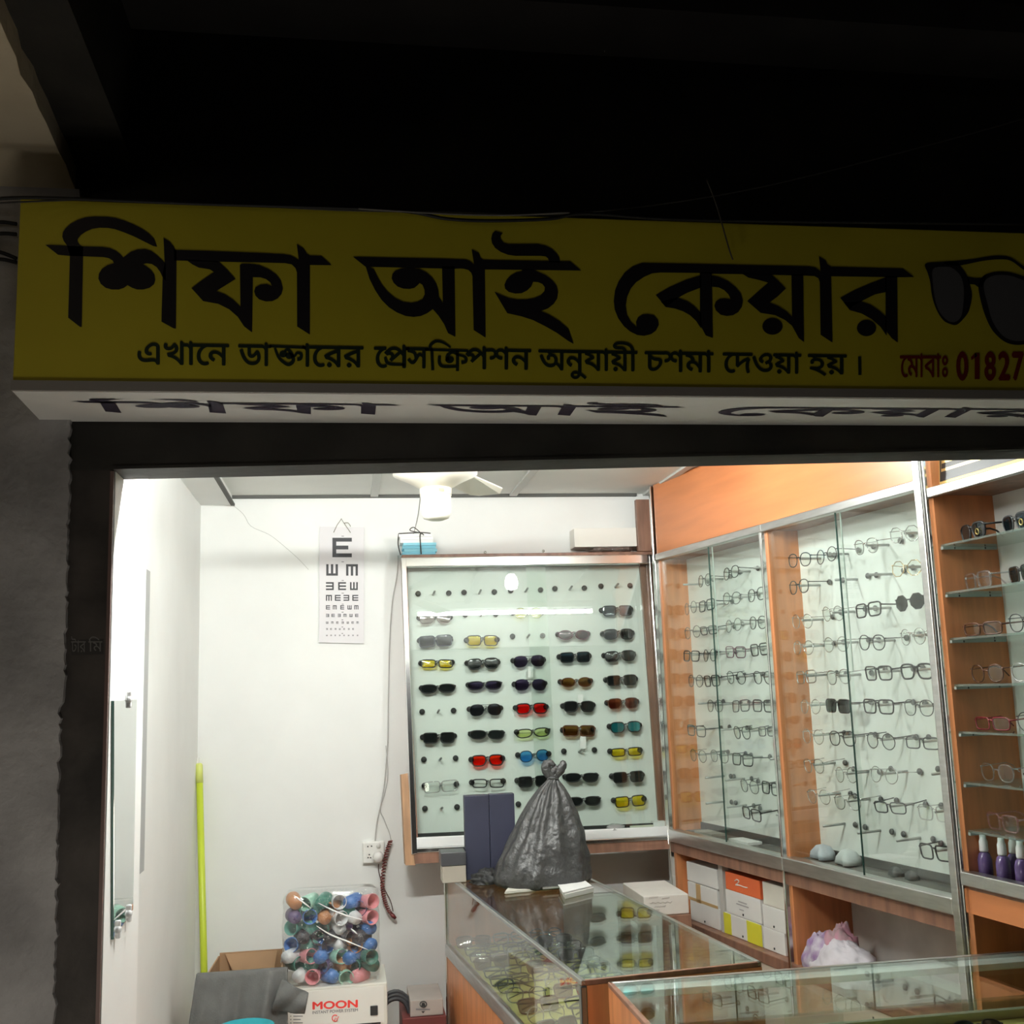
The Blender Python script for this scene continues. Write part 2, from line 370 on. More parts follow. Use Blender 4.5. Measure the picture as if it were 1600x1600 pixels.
HEAD = [
 zp(Z1, [(250,385),(215,340),(198,290),(205,240),(235,195),(290,145),(370,100),(460,70),(560,60),(700,62),(800,75),(900,105),(1000,145),(1100,195),(1180,250),(1240,310),(1275,405),(1230,395),(1130,345),(1020,290),(900,240),(800,205),(720,190),(620,188),(540,200),(470,230),(410,270),(375,315),(372,345),(395,380),(435,405),(435,520),(420,1315),(400,1315),(265,1210),(285,505)]),
 zp(Z1, [(5,382),(120,385),(440,400),(650,405),(740,418),(810,450),(860,490),(890,525),(920,505),(980,460),(1050,435),(1140,428),(1210,450),(1280,505),(1340,560),(1375,600),(1375,790),(1335,745),(1310,690),(1270,635),(1215,600),(1160,592),(1110,600),(1160,630),(1210,670),(1245,720),(1255,780),(1240,830),(1190,870),(1120,890),(1050,890),(990,870),(940,840),(900,870),(840,890),(760,890),(690,870),(635,825),(608,765),(615,710),(650,655),(710,615),(785,590),(770,560),(730,535),(670,522),(440,512),(285,508),(150,495),(80,440)]),
 zp(Z1, [(1348,300),(1420,345),(1465,400),(1482,440),(1497,450),(1490,1335),(1460,1330),(1325,1255),(1340,700),(1362,600)]),
 zp(Z2, [(70,180),(400,190),(900,210),(1090,220),(1150,230),(1190,250),(1225,275),(1207,125),(1270,165),(1300,215),(1330,232),(1435,235),(1530,322),(1328,320),(1328,965),(1210,890),(1208,390),(1195,350),(1160,315),(1100,303),(900,298),(485,290),(70,278)]),
 zp(Z2, [(180,270),(480,285),(560,360),(640,450),(560,500),(462,562),(540,590),(610,635),(685,705),(680,320),(700,308),(780,308),(860,320),(950,360),(1020,410),(1060,465),(1078,540),(1065,590),(1030,630),(980,655),(920,658),(860,640),(825,605),(812,565),(825,525),(870,502),(930,497),(978,515),(960,480),(920,450),(870,435),(800,433),(793,945),(720,890),(660,800),(580,730),(480,680),(340,655),(232,535),(330,460),(440,385),(400,360),(300,345),(240,315)]),
 zp(Z3, [(90,248),(700,262),(1200,272),(1440,281)]) + zp(Z4, [(0,440),(60,442),(110,460),(165,505),(135,315),(225,360),(245,420),(280,445),(330,448),(1100,462),(1365,465),(1505,582),(900,575),(300,568),(308,1420),(160,1325),(145,650),(130,610),(95,575),(40,560),(0,557)]) + zp(Z3, [(1360,400),(285,375),(245,372)]),
 zp(Z3, [(250,370),(285,368),(350,402),(400,500),(450,590),(520,680),(620,765),(720,812),(820,825),(900,810),(960,780),(988,720),(985,660),(960,600),(925,578),(900,605),(860,638),(800,652),(720,648),(650,622),(600,575),(575,520),(585,465),(620,425),(700,395),(800,383),(920,400),(1010,445),(1080,505),(1130,580),(1158,660),(1165,750),(1215,830),(1205,370),(1360,370),(1370,1250),(1280,1205),(1230,1090),(1160,985),(1090,905),(1020,955),(940,990),(850,1002),(750,990),(640,945),(540,880),(450,790),(370,670),(300,530)]),
 zp(Z4, [(430,85),(525,112),(495,150),(500,190),(540,235),(600,250),(960,248),(1060,270),(1140,310),(1200,370),(1230,420),(1240,480),(1105,480),(1090,430),(1060,405),(1000,398),(680,398),(590,385),(500,350),(430,300),(390,240),(380,180),(395,120)]),
 zp(Z4, [(770,565),(900,565),(960,595),(1060,640),(1140,700),(1195,770),(1215,850),(1205,930),(1160,1000),(1090,1055),(1000,1088),(1100,1130),(1230,1210),(1345,1310),(1410,1500),(1340,1460),(1200,1360),(1050,1275),(900,1200),(760,1155),(580,1115),(420,845),(500,885),(600,925),(700,942),(820,942),(920,925),(1000,890),(1045,840),(1050,790),(1020,750),(970,728),(905,722),(880,780),(830,830),(760,865),(680,870),(600,850),(555,810),(545,760),(570,700),(620,645),(690,605),(760,590)]),
 zp(Z5, [(390,150),(800,158),(1200,165),(1450,170)]) + zp(Z6, [(0,135),(500,145),(660,150),(710,160),(755,195),(740,58),(800,95),(815,130),(850,152),(1490,168),(1590,245),(1440,248),(1330,245),(848,238),(860,830),(755,760),(748,290),(735,255),(700,236),(600,232),(0,218)]) + zp(Z5, [(1180,275),(1040,265),(600,260),(500,270),(410,310),(320,370),(260,440),(215,540),(200,640),(215,740),(260,820),(325,880),(318,820),(340,770),(390,738),(450,732),(520,745),(570,800),(575,860),(545,920),(490,960),(410,980),(330,970),(250,930),(180,870),(115,780),(75,680),(65,580),(80,460),(120,360),(190,260),(280,190)]),
 zp(Z5, [(1043,260),(1178,260),(1190,1005),(1110,975),(1045,850)]),
 zp(Z5, [(1060,290),(880,345),(700,425),(542,515),(660,655),(800,545),(900,490),(1060,430)]),
 zp(Z5, [(790,545),(900,585),(980,640),(1060,725),(1060,900),(1000,810),(930,745),(850,700),(760,670),(655,653),(600,590)]),
 zp(Z5, [(1170,290),(1260,310),(1360,355),(1450,425),(1510,500),(1532,580),(1520,650),(1480,710),(1420,745),(1350,755),(1280,740),(1225,690),(1208,640),(1225,590),(1270,560),(1330,555),(1395,565),(1370,510),(1320,460),(1260,430),(1170,420)]),
 zp(Z6, [(50,212),(315,222),(380,280),(445,348),(370,420),(300,472),(380,505),(450,550),(500,600),(495,222),(598,222),(606,825),(560,790),(500,680),(440,630),(350,585),(220,565),(100,460),(190,380),(288,295),(200,270),(110,250)]),
 ell(Z6, (325, 685), 90, 75), ell(Z6, (1165, 700), 86, 73),
 zp(Z6, [(1345,245),(1200,300),(1060,360),(930,430),(1010,530),(1120,460),(1240,400),(1345,378)]),
 zp(Z6, [(1110,460),(1200,490),(1280,545),(1345,605),(1345,770),(1290,690),(1210,620),(1120,570),(1015,540),(960,470)]),
 zp(Z6, [(1335,235),(1438,235),(1443,830),(1390,790),(1335,720)]),
]
hb = MB()
for poly in HEAD: hb.add([sp(*p) for p in poly], [tuple(range(len(poly)))])
hb.build('headline_lettering', INK, sbox)
# the same headline runs on along the underside, stretched
matra = lambda u: 395 + (u - 300) * 0.0195
um = onZ(300, 627, SZ)[1]; ub = onZ(300, 643.5, SZ)[1]
hu = MB()
for poly in HEAD:
    q = []
    for u, v in poly:
        t = (v - matra(u)) / 122.0; x = 110 + 1.16 * (u - 72)
        X0 = onZ(x, 622 + 0.006 * x, SZ)[0]
        q.append((X0, um + (ub - um) * max(t, -0.30), SZ - 0.0035))
    hu.add(q, [tuple(range(len(q)))])
hu.build('underside_lettering', INKP, upan)
# second line
ln = lambda u: 536 + (u - 214) * 0.0170     # head stroke, top
bs = lambda u: 568.5 + (u - 214) * 0.0145   # foot
tb = MB()
def word(s, x0, x1, off=0.016, mb=tb): put_text(mb, s, (x0, x1, bs, ln, 0.622), sp, off)
def stroke(mb, pts, wd, smooth=True):
    P = spline(pts, 5) if smooth else [np.array(p, float) for p in pts]
    n = len(P); ww = wd if hasattr(wd, '__len__') else [wd, wd]
    L, Rr = [], []
    for i, p in enumerate(P):
        t = P[min(i + 1, n - 1)] - P[max(i - 1, 0)]; t = t / (np.hypot(*t) or 1); nn = np.array([-t[1], t[0]])
        h = 0.5 * np.interp(i / (n - 1), np.linspace(0, 1, len(ww)), ww)
        L.append(sp(*(p + nn * h))); Rr.append(sp(*(p - nn * h)))
    mb.add(L + Rr, [(i, i + 1, n + i + 1, n + i) for i in range(n - 1)])
K2 = (.175, 200, 520); K3 = (.175, 460, 520)
word('\u098f\u0996\u09be\u09c7\u09a8', 214.5, 358)
word('\u09a1\u09be', 372, 424)
stroke(tb, zp(K2, [(1265, 118), (1590, 132)]), 4.5, False)
stroke(tb, zp(K2, [(1310, 135), (1345, 220), (1400, 270), (1440, 282), (1475, 250), (1465, 200), (1430, 150), (1400, 165)]), [3.5, 5, 6, 5, 4])
stroke(tb, zp(K2, [(1465, 205), (1490, 205), (1510, 180), (1545, 190), (1540, 230), (1510, 235)]), [4, 4, 5, 6])
tb.add([sp(*p) for p in ell(K2, (1385, 190), 34, 30)], [tuple(range(24))])
tb.add([sp(*p) for p in ell(K2, (1440, 205), 34, 30)], [tuple(range(24))])
word('\u09be\u09c7\u09b0\u09b0', 472, 568)
word('\u09c7', 584, 605); word('\u09aa', 600, 640)
stroke(tb, zp(K3, [(810, 215), (825, 262), (870, 280), (985, 285)]), [4, 5, 5, 4])
word('\u09b8', 634, 670)
stroke(tb, zp(K3, [(1165, 150), (1550, 160)]), 4.2, False)
stroke(tb, zp(K3, [(1225, 140), (1230, 240), (1235, 335)]), 4.6, False)
stroke(tb, zp(K3, [(1215, 145), (1215, 110), (1265, 75), (1330, 88), (1395, 132)]), [5, 5, 5, 4, 2.5])
stroke(tb, zp(K3, [(1295, 205), (1295, 270), (1330, 300), (1445, 300)]), [4.5, 5, 5, 4.5])
stroke(tb, zp(K3, [(1455, 160), (1455, 250), (1455, 342)]), 4.6, False)
stroke(tb, zp(K3, [(1370, 250), (1365, 205), (1410, 175), (1460, 195), (1520, 215), (1530, 255), (1490, 265)]), [6, 5, 4, 4, 5, 6])
tb.add([sp(*p) for p in ell(K3, (1385, 240), 38, 32)], [tuple(range(24))])
word('\u09aa\u09b6\u09a8', 727, 830)
word('\u0985\u09a8\u09c1\u09af\u09be\u09df\u09c0', 841, 996)
word('\u099a\u09b6\u09ae\u09be', 1007, 1115)
word('\u09c7\u09a6\u0993\u09df\u09be', 1129, 1252)
word('\u09b9\u09df', 1262, 1323)
stroke(tb, [(1343, 557), (1343.5, 586)], 4.6, False)
tb.build('second_line_lettering', INKG, sbox)
ph = MB()
put_text(ph, '\u09c7\u09ae\u09be\u09ac\u09be\u0983', (1406, 1481, lambda x: 589, lambda x: 556, 0.622), sp, 0.012)
for ch, a, b_ in (('0', 1494, 1513), ('1', 1523, 1530.5), ('8', 1538, 1556), ('2', 1559.5, 1578.5), ('7', 1581, 1600)):
    put_text(ph, ch, (a, b_, 592.5, 551, 0.69), sp, 0.035 if ch != '1' else 0.0)
ph.add([sp(*p) for p in ((1517, 558), (1524, 551), (1527, 556), (1518, 563))], [(0, 1, 2, 3)])
ph.build('phone_lettering', INKR, sbox)
em = MB()
for poly in ([(105,215),(250,195),(420,190),(480,250),(540,340),(580,470),(590,560),(560,700),(500,790),(430,850),(360,840),(290,800),(220,690),(175,550),(155,400),(130,310)],
             [(530,345),(620,362),(700,360),(740,320),(720,450),(660,460),(620,430),(560,425)],
             [(300,200),(600,165),(780,135),(900,130),(1000,150),(1133,240),(1300,330),(1300,370),(1133,280),(1000,185),(880,168),(700,185),(430,235)],
             [(700,350),(780,310),(880,295),(1000,305),(1133,345),(1400,420),(1500,600),(1480,800),(1350,980),(1200,1040),(1060,1060),(940,1030),(840,950),(770,850),(710,700),(670,540),(660,440)]):
    q = zp(Z7, poly if len(poly) < 10 else spline(poly, 4, True)); em.add([sp(*p) for p in q], [tuple(range(len(q)))])
emo = em.build('spectacles_emblem', INK, sbox)
el = MB()
for poly in ([(185,270),(300,245),(380,255),(450,310),(490,380),(508,500),(500,650),(480,760),(430,815),(370,820),(310,785),(250,710),(210,600),(185,430)],
             [(715,420),(760,360),(860,330),(1000,340),(1133,385),(1370,450),(1450,600),(1430,780),(1310,940),(1180,1000),(1080,1020),(970,1000),(880,930),(800,800),(750,620),(720,500)]):
    q = zp(Z7, spline(poly, 4, True)); el.add([sp(*p, 0.002) for p in q], [tuple(range(len(q)))])
el.build('emblem_lens', mat('grey_vinyl', (0.13, 0.13, 0.14), 0.5), sbox)

# loose cables and a stiff wire over the sign
def cable(name, pts, y, r_, label, m=CABLE, cat='cable', group=None):
    P = spline([onY(u, v, y[i] if hasattr(y, '__len__') else y) for i, (u, v) in enumerate(pts)], 6)
    return one(name, MB().tube(P, r_, 6), m, label, cat, group)
cable('sagging_cable', [(-20, 312), (60, 309), (300, 318), (560, 326), (640, 331), (700, 342), (770, 345), (860, 342), (920, 334), (1100, 344), (1620, 350)], 2.05, 0.0035, 'thick black cable sagging lowest across the top of the yellow sign')
cable('thin_cable', [(-20, 318), (200, 312), (520, 328), (700, 331), (900, 333), (1150, 300), (1400, 240), (1620, 180)], 2.06, 0.0018, 'thin black cable rising to the right above the yellow sign', mat('grey_cable', (0.035, 0.033, 0.03), 0.5))
cable('flat_cable', [(560, 326), (640, 331), (720, 335), (800, 336), (890, 332)], 2.045, 0.002, 'short pale grey cable loop lying on the sign top', mat('pale_cable', (0.16, 0.15, 0.14), 0.5))
for i, (a, b_) in enumerate(((352, 350), (372, 366), (392, 404), (408, 410))):
    cable('wall_cable', [(-25, a), (0, (a + b_) / 2 - 4), (26, b_)], [2.27, 2.27, 2.268], 0.004, ['topmost', 'second', 'third', 'lowest'][i] + ' of four black cables running into the left end of the sign', CABLE, 'cable', 'cables at the left end of the sign')
cable('hanging_wire', [(1104, 280), (1120, 322), (1138, 385), (1145, 406)], [2.04, 2.04, 2.045, 2.05], 0.0016, 'stiff thin wire hanging down over the headline of the sign', mat('dull_wire', (0.07, 0.06, 0.05), 0.6), 'wire')

# torn sticker on the shutter channel
st = thing('torn_sticker', 'torn grey sticker with raised lettering on the dark steel shutter channel', 'sticker', onY(135, 1080, 2.303))
pts = [(106, 996), (164, 994), (164, 1040), (162, 1082), (128, 1084), (110, 1080), (103, 1060), (107, 1030)]
MB().prism([onY(u, v, 2.304) for u, v in pts], (0, -0.001, 0)).build('paper', mat('grimy_paper', (0.085, 0.076, 0.068), 0.8, vary=0.35, scale=30), st)
MB().prism([onY(u, v, 2.3025) for u, v in ((109, 1000), (162, 998), (162, 1022), (112, 1024))], (0, -0.0006, 0)).build('title_band', mat('dark_paper', (0.035, 0.032, 0.03), 0.8), st)
lt = MB()
put_text(lt, '\u099f\u09be\u09b0', (111, 134, 1019, 1002, 0.622), lambda u, v: onY(u, v, 2.3015))
put_text(lt, '\u09bf\u09ae', (138, 160, 1018, 1002, 0.622), lambda u, v: onY(u, v, 2.3015))
lt.build('lettering', mat('grey_ink', (0.14, 0.135, 0.13), 0.6), st)

# ================================================================== lamps of the shop (the left tube unseen, the others only as reflections)
TH = R(4.5)
CB0 = np.array([0, 4.48, 0.99]); CBN = np.array([0, -math.cos(TH), math.sin(TH)])   # tilted front of the back display case
def mirrored(u, v, z):
    cm = CAM - 2 * ((CAM - CB0) @ CBN) * CBN; h = onP(u, v, CB0, CBN); return cm + (h - cm) * (z - cm[2]) / (h[2] - cm[2])
ta, tb_ = mirrored(655, 950, 2.405), mirrored(932, 948, 2.405); bl = mirrored(800, 908, 2.39)
ta[1] = tb_[1] = 2.56
t = thing('tube_light', 'white fluorescent tube on its batten above the shop opening', 'light', ((ta + tb_) / 2) + np.array([0, 0, 0.045]))
MB().tube([ta, tb_], 0.013, 12).build('tube', glow('tube_glow', (0.985, 1.0, 0.955), TUBE_STRENGTH), t)
MB().box((ta[0] - 0.03, ta[1] - 0.02, 2.43), (tb_[0] + 0.03, ta[1] + 0.02, ZC)).build('batten', WHITEALU, t)
for q, sgn in ((ta, -1), (tb_, 1)):
    MB().box((q[0] + sgn * 0.012 - 0.012, q[1] - 0.012, 2.385), (q[0] + sgn * 0.012 + 0.012, q[1] + 0.012, 2.432)).build('end_cap', WHITEALU, t)
tc, td = np.array([XP + 0.10, 2.56, 2.40]), np.array([0.22, 2.56, 2.40])  # unseen second tube, lights the pillar and walls
t = thing('tube_light', 'second fluorescent tube at the left end of the shop opening, close to the pillar', 'light', (tc + td) / 2 + np.array([0, 0, .045]))
MB().tube([tc, td], 0.013, 12).build('tube', glow('tube_glow_left', (0.985, 1.0, 0.955), LEFT_TUBE_STRENGTH), t)
MB().box((tc[0] - .03, 2.54, 2.43), (td[0] + .03, 2.58, ZC)).build('batten', WHITEALU, t)
for q, sgn in ((tc, -1), (td, 1)):
    MB().box((q[0] + sgn * 0.012 - 0.012, 2.548, 2.385), (q[0] + sgn * 0.012 + 0.012, 2.572, 2.432)).build('end_cap', WHITEALU, t)
t = thing('ceiling_bulb', 'round white lamp bulb hanging from the middle of the ceiling', 'light', (bl[0], bl[1], 2.45))
MB().lathe([(0.002, -0.045), (0.028, -0.035), (0.036, -0.01), (0.030, 0.02), (0.016, 0.045), (0.014, 0.05)], (bl[0], bl[1], 2.39), 20).build('bulb', glow('bulb_glow', (0.97, 1.0, 0.97), BULB_STRENGTH), t)
MB().lathe([(0.02, 0), (0.022, 0.02), (0.02, 0.05)], (bl[0], bl[1], 2.43), 16).build('socket', WHITEALU, t)

# ================================================================== spectacles
DARKL = mat('lens_dark', (0.012, 0.014, 0.014), 0.06, spec=0.6)
def lens_mat(k):
    T = {'clear': ((0.97, 0.98, 0.97), 0.05), 'yellow': ((0.93, 0.83, 0.16), 0.05), 'palelime': ((0.90, 0.95, 0.66), 0.05), 'red': ((0.92, 0.11, 0.09), 0.05),
         'orange': ((0.97, 0.16, 0.06), 0.05), 'blue': ((0.30, 0.62, 0.86), 0.05), 'grey': ((0.20, 0.20, 0.23), 0.05), 'violet': ((0.27, 0.23, 0.34), 0.05),
         'plum': ((0.20, 0.07, 0.12), 0.05), 'brown': ((0.46, 0.32, 0.15), 0.05), 'rust': ((0.42, 0.19, 0.12), 0.06), 'smoke': ((0.20, 0.21, 0.20), 0.05), 'steel': ((0.17, 0.24, 0.28), 0.05),
         'taupe': ((0.62, 0.55, 0.52), 0.06), 'cream': ((0.97, 0.94, 0.72), 0.05)}
    if k == 'dark': return DARKL
    if k == 'teal': return mat('lens_teal', (0.03, 0.30, 0.33), 0.05, 0.7)
    return glassy('lens_' + k, T[k][0], f0=T[k][1])
def frame_mat(k):
    return {'black': BLACK, 'gunmetal': mat('gunmetal', (0.10, 0.105, 0.105), 0.3, 0.8), 'silver': mat('silver_wire', (0.55, 0.55, 0.54), 0.22, 1.0), 'gold': mat('gold_wire', (0.70, 0.52, 0.28), 0.25, 1.0),
            'brown': mat('tortoise', (0.12, 0.05, 0.03), 0.25), 'red': mat('maroon_acetate', (0.22, 0.03, 0.035), 0.25), 'clear': glassy('clear_acetate', (0.86, 0.85, 0.86), f0=0.08, body=0.10),
            'pink': glassy('pink_acetate', (0.92, 0.78, 0.78), f0=0.08, body=0.10, body_col=(0.7, 0.4, 0.4)), 'navy': mat('navy_acetate', (0.02, 0.025, 0.05), 0.25),
            'plum': mat('plum_acetate', (0.12, 0.03, 0.06), 0.3), 'grey': mat('grey_acetate', (0.07, 0.075, 0.08), 0.3), 'taupe': mat('taupe_acetate', (0.22, 0.17, 0.16), 0.3)}[k]
SHAPES = {  # half width, half height, exponent, taper (narrower below), lens centre, droop, rim radius
    'square': (0.0285, 0.0205, 5.0, 0.10, 0.0355, 0.0, 0.0021), 'rect': (0.0290, 0.0160, 4.5, 0.06, 0.0360, 0.0, 0.0021), 'wayfarer': (0.0290, 0.0210, 3.4, 0.20, 0.0360, 0.002, 0.0024),
    'round': (0.0245, 0.0235, 2.0, 0.0, 0.0345, 0.0, 0.0013), 'panto': (0.0260, 0.0225, 2.5, 0.10, 0.0350, 0.0, 0.0015), 'aviator': (0.0300, 0.0235, 2.5, 0.16, 0.0370, 0.004, 0.0012),
    'oval': (0.0300, 0.0190, 2.1, 0.0, 0.0370, 0.0, 0.0022), 'sport': (0.0335, 0.0170, 2.7, 0.22, 0.0375, 0.002, 0.0022), 'octagon': (0.0275, 0.0225, 2.0, 0.04, 0.0350, 0.0, 0.0014), 'wide': (0.0320, 0.0215, 5.5, 0.06, 0.0360, 0.0, 0.0028)}
GM = {}
def glasses_meshes(shape, tlen, thick=1.0, hook=False, fold=False):
    key = (shape, tlen, thick, hook, fold)
    if key in GM: return GM[key]
    a, b, e, tp, cx, dr, rr = SHAPES[shape]; rr *= thick
    n = 8 if shape == 'octagon' else 22
    def outline(sgn):
        o = []
        for k in range(n):
            an = 2 * math.pi * (k + (0.5 if n == 8 else 0)) / n; c, s_ = math.cos(an), math.sin(an)
            if n == 8: x, z = a * c * 1.06, b * s_ * 1.06
            else: x, z = a * math.copysign(abs(c) ** (2 / e), c), b * math.copysign(abs(s_) ** (2 / e), s_)
            x *= 1 - tp * max(0, -z / b); z -= dr * max(0, x / a) * (1 if z < 0 else .3)
            X = cx + x; o.append(Vector((sgn * X, 1.1 * X * X, z)))
        return o
    fr = MB()
    for sgn in (1, -1): fr.tube(outline(sgn), rr, 5, closed=True)
    bz = b * (0.25 if shape in ('round', 'panto', 'octagon') else 0.45)
    fr.tube(spline([(-(cx - a) - 0.001, 0.0003, bz), (-(cx - a) * 0.5, -0.001, bz + 0.003), ((cx - a) * 0.5, -0.001, bz + 0.003), ((cx - a) + 0.001, 0.0003, bz)], 3), rr * 1.1, 5)
    if shape == 'aviator': fr.tube(spline([(-cx + 0.004, 0.001, b * 0.96), (0, -0.001, b * 0.86), (cx - 0.004, 0.001, b * 0.96)], 4), rr * 1.1, 5)
    hx = cx + a; hz = b * 0.55
    for sgn in (1, -1): fr.tube([(sgn * (hx - 0.002), 1.1 * hx * hx, hz), (sgn * (hx + 0.004), 1.1 * hx * hx + 0.002, hz)], rr * 1.35, 5)
    lens = []
    for sgn in (1, -1):
        m = MB(); o = outline(sgn); c = sum(o, Vector()) / n
        k = len(o); f1 = [p + Vector((0, -0.0008, 0)) for p in o] + [c + Vector((0, -0.0028, 0))]; f2 = [p + Vector((0, 0.0008, 0)) for p in o] + [c + Vector((0, -0.0012, 0))]
        m.add(f1 + f2, [(i, (i + 1) % k, k) for i in range(k)] + [(k + 1 + (i + 1) % k, k + 1 + i, 2 * k + 1) for i in range(k)], True)
        lens.append(m)
    tem = []
    for sgn in (1, -1):
        m = MB(); y0 = 1.1 * hx * hx
        if fold:
            p = [(sgn * (hx + 0.003), y0, hz), (sgn * (hx - 0.002), y0 + 0.006, hz), (sgn * (hx - 0.08), y0 + 0.010 + (0.004 if sgn > 0 else 0), hz - 0.004), (sgn * (hx - 0.115), y0 + 0.011, hz - 0.018)]
        else:
            p = [(sgn * (hx + 0.004), y0, hz), (sgn * (hx + 0.004), y0 + tlen * 0.7, hz)] + ([(sgn * (hx + 0.003), y0 + tlen * 0.85, hz - 0.008), (sgn * (hx + 0.002), y0 + tlen, hz - 0.03)] if hook else [(sgn * (hx + 0.003), y0 + tlen, hz)])
        m.tube(p, max(rr * 0.9, 0.0012), 5); tem.append(m)
    GM[key] = (fr.mesh('frame_front'), [l.mesh('lens') for l in lens], [q.mesh('temple') for q in tem])
    return GM[key]
def mesh_with(me, m):
    k = (me.name, m.name)
    if k not in GM:
        c = me.copy(); c.materials.clear(); c.materials.append(m); GM[k] = c
    return GM[k]
def glasses(name, label, cat, group, shape, fcol, lcol, loc, rot, tlen=0.10, thick=1.0, hook=False, fold=False, scale=1.0):
    fr, le, te = glasses_meshes(shape, tlen, thick, hook, fold)
    r = bpy.data.objects.new(name, None); COL.objects.link(r); r.empty_display_size = 0.02
    r.location = Vector([float(c) for c in loc]); r.rotation_euler = rot; r.scale = (scale,) * 3
    tag(r, label, cat, group)
    for nm, me, mm in [('frame_front', fr, frame_mat(fcol))] + [('lens', l, lens_mat(lcol)) for l in le] + [('temple', q, frame_mat(fcol)) for q in te]:
        o = bpy.data.objects.new(nm, mesh_with(me, mm)); o.parent = r; COL.objects.link(o)
    return r
ORD = ['first', 'second', 'third', 'fourth', 'fifth', 'sixth', 'seventh', 'eighth', 'ninth', 'tenth']

# ================================================================== back wall display case
def cb(u, v, off=0.0): return onP(u, v, CB0 + CBN * off, CBN)
nb = -CBN                                        # into the case
case = thing('wall_display_case', 'glass-fronted wall case full of sunglasses on the back wall', 'display case', cb(840, 1330))
DEP = 0.085
def bar(px4, t, off=0.0):                         # quad of pixels on the front plane, thickened into the case
    return MB().slab([cb(*p, off) for p in px4], nb * t)
def qd(a, b, y0=None): return a
bar([(634, 886), (1020, 880), (1042, 1300), (648, 1316)], 0.006, -DEP).build('back_board', BOARD, case)
sx0, sx1 = cb(628, 872)[0], cb(1024, 868)[0]; bx0, bx1 = cb(650, 1346)[0], cb(1052, 1322)[0]
zt, zb0, zb1 = cb(628, 870)[2], cb(650, 1350)[2], cb(1052, 1326)[2]
ytop = cb(628, 870)[1]; ybot = cb(650, 1346)[1]
MB().hexa([(bx0 - 0.004, ybot, zb0), (bx0 + 0.012, ybot, zb0), (bx0 + 0.012, YB - 0.002, zb0), (bx0 - 0.004, YB - 0.002, zb0),
           (sx0, ytop + 0.004, zt), (sx0 + 0.014, ytop + 0.004, zt), (sx0 + 0.014, YB - 0.002, zt), (sx0, YB - 0.002, zt)]).build('side_panel', BROWN, case)
MB().hexa([(bx1 - 0.020, ybot + 0.004, zb1), (bx1, ybot + 0.004, zb1), (bx1, YB - 0.002, zb1), (bx1 - 0.020, YB - 0.002, zb1),
           (sx1 - 0.022, ytop + 0.004, zt), (sx1, ytop + 0.004, zt), (sx1, YB - 0.002, zt), (sx1 - 0.022, YB - 0.002, zt)]).build('side_panel', BROWN, case)
ztp = cb(830, 866)[2]
MB().box((sx0, ytop + 0.004, ztp - 0.016), (sx1, YB - 0.002, ztp + 0.006)).build('top_panel', BROWN, case, bevel=0.002)
bar([(646, 1330), (1052, 1308), (1052, 1326), (648, 1350)], 0.10, 0.0).build('bottom_panel', BROWN, case)
bar([(626, 871), (1024, 866), (1024, 880), (628, 886)], 0.025, 0.004).build('top_rail', CHROME, case, bevel=0.003)
bar([(627, 871), (635, 871), (652, 1334), (643, 1336)], 0.02, 0.006).build('stile', CHROME, case, bevel=0.003)
bar([(1014, 868), (1024, 867), (1053, 1318), (1044, 1320)], 0.02, 0.006).build('stile', CHROME, case, bevel=0.003)
bar([(1000, 882), (1015, 881), (1045, 1300), (1031, 1302)], 0.02, -DEP + 0.028).build('inner_post', BROWN, case)
bar([(646, 1309), (1046, 1291), (1048, 1306), (647, 1326)], 0.03, 0.002).build('sliding_track', WHITEALU, case, bevel=0.003)
bar([(647, 1326), (1048, 1306), (1050, 1312), (648, 1333)], 0.02, 0.005).build('lower_trim', CHROME, case, bevel=0.002)
bar([(646, 1303), (1045, 1285), (1046, 1291), (646, 1309)], 0.02, -0.035).build('dark_gap_strip', MATTEBLACK, case)  # black strip stands for the shade in the gap under the board
bar([(637, 884), (852, 881), (872, 1304), (648, 1314)], 0.004, -0.012).build('glass_pane', GLASS, case)
bar([(822, 882), (1018, 879), (1042, 1294), (840, 1306)], 0.004, -0.022).build('glass_pane', GLASS, case)
for u, v in ((758, 863), (849, 861)):
    MB().lathe([(0.006, 0), (0.006, 0.004), (0.003, 0.005)], onY(u, v, ytop - 0.002), 10, 'y').build('mirror_screw', CHROME, case)
MB().hexa([cb(631, 1208, 0.004), cb(637, 1208, 0.004), cb(637, 1208, 0.004) + nb * .1, cb(631, 1208, 0.004) + nb * .1] and
          [*(np.array(p) for p in (cb(634, 1352, .0), cb(649, 1352, .0), cb(649, 1352, .0) + nb * .12, cb(634, 1352, .0) + nb * .12)),
           *(np.array(p) for p in (cb(627, 1210, .0), cb(637, 1208, .0), cb(637, 1208, .0) + nb * .12, cb(627, 1210, .0) + nb * .12))]).build('bracket', PALEWOOD, case)
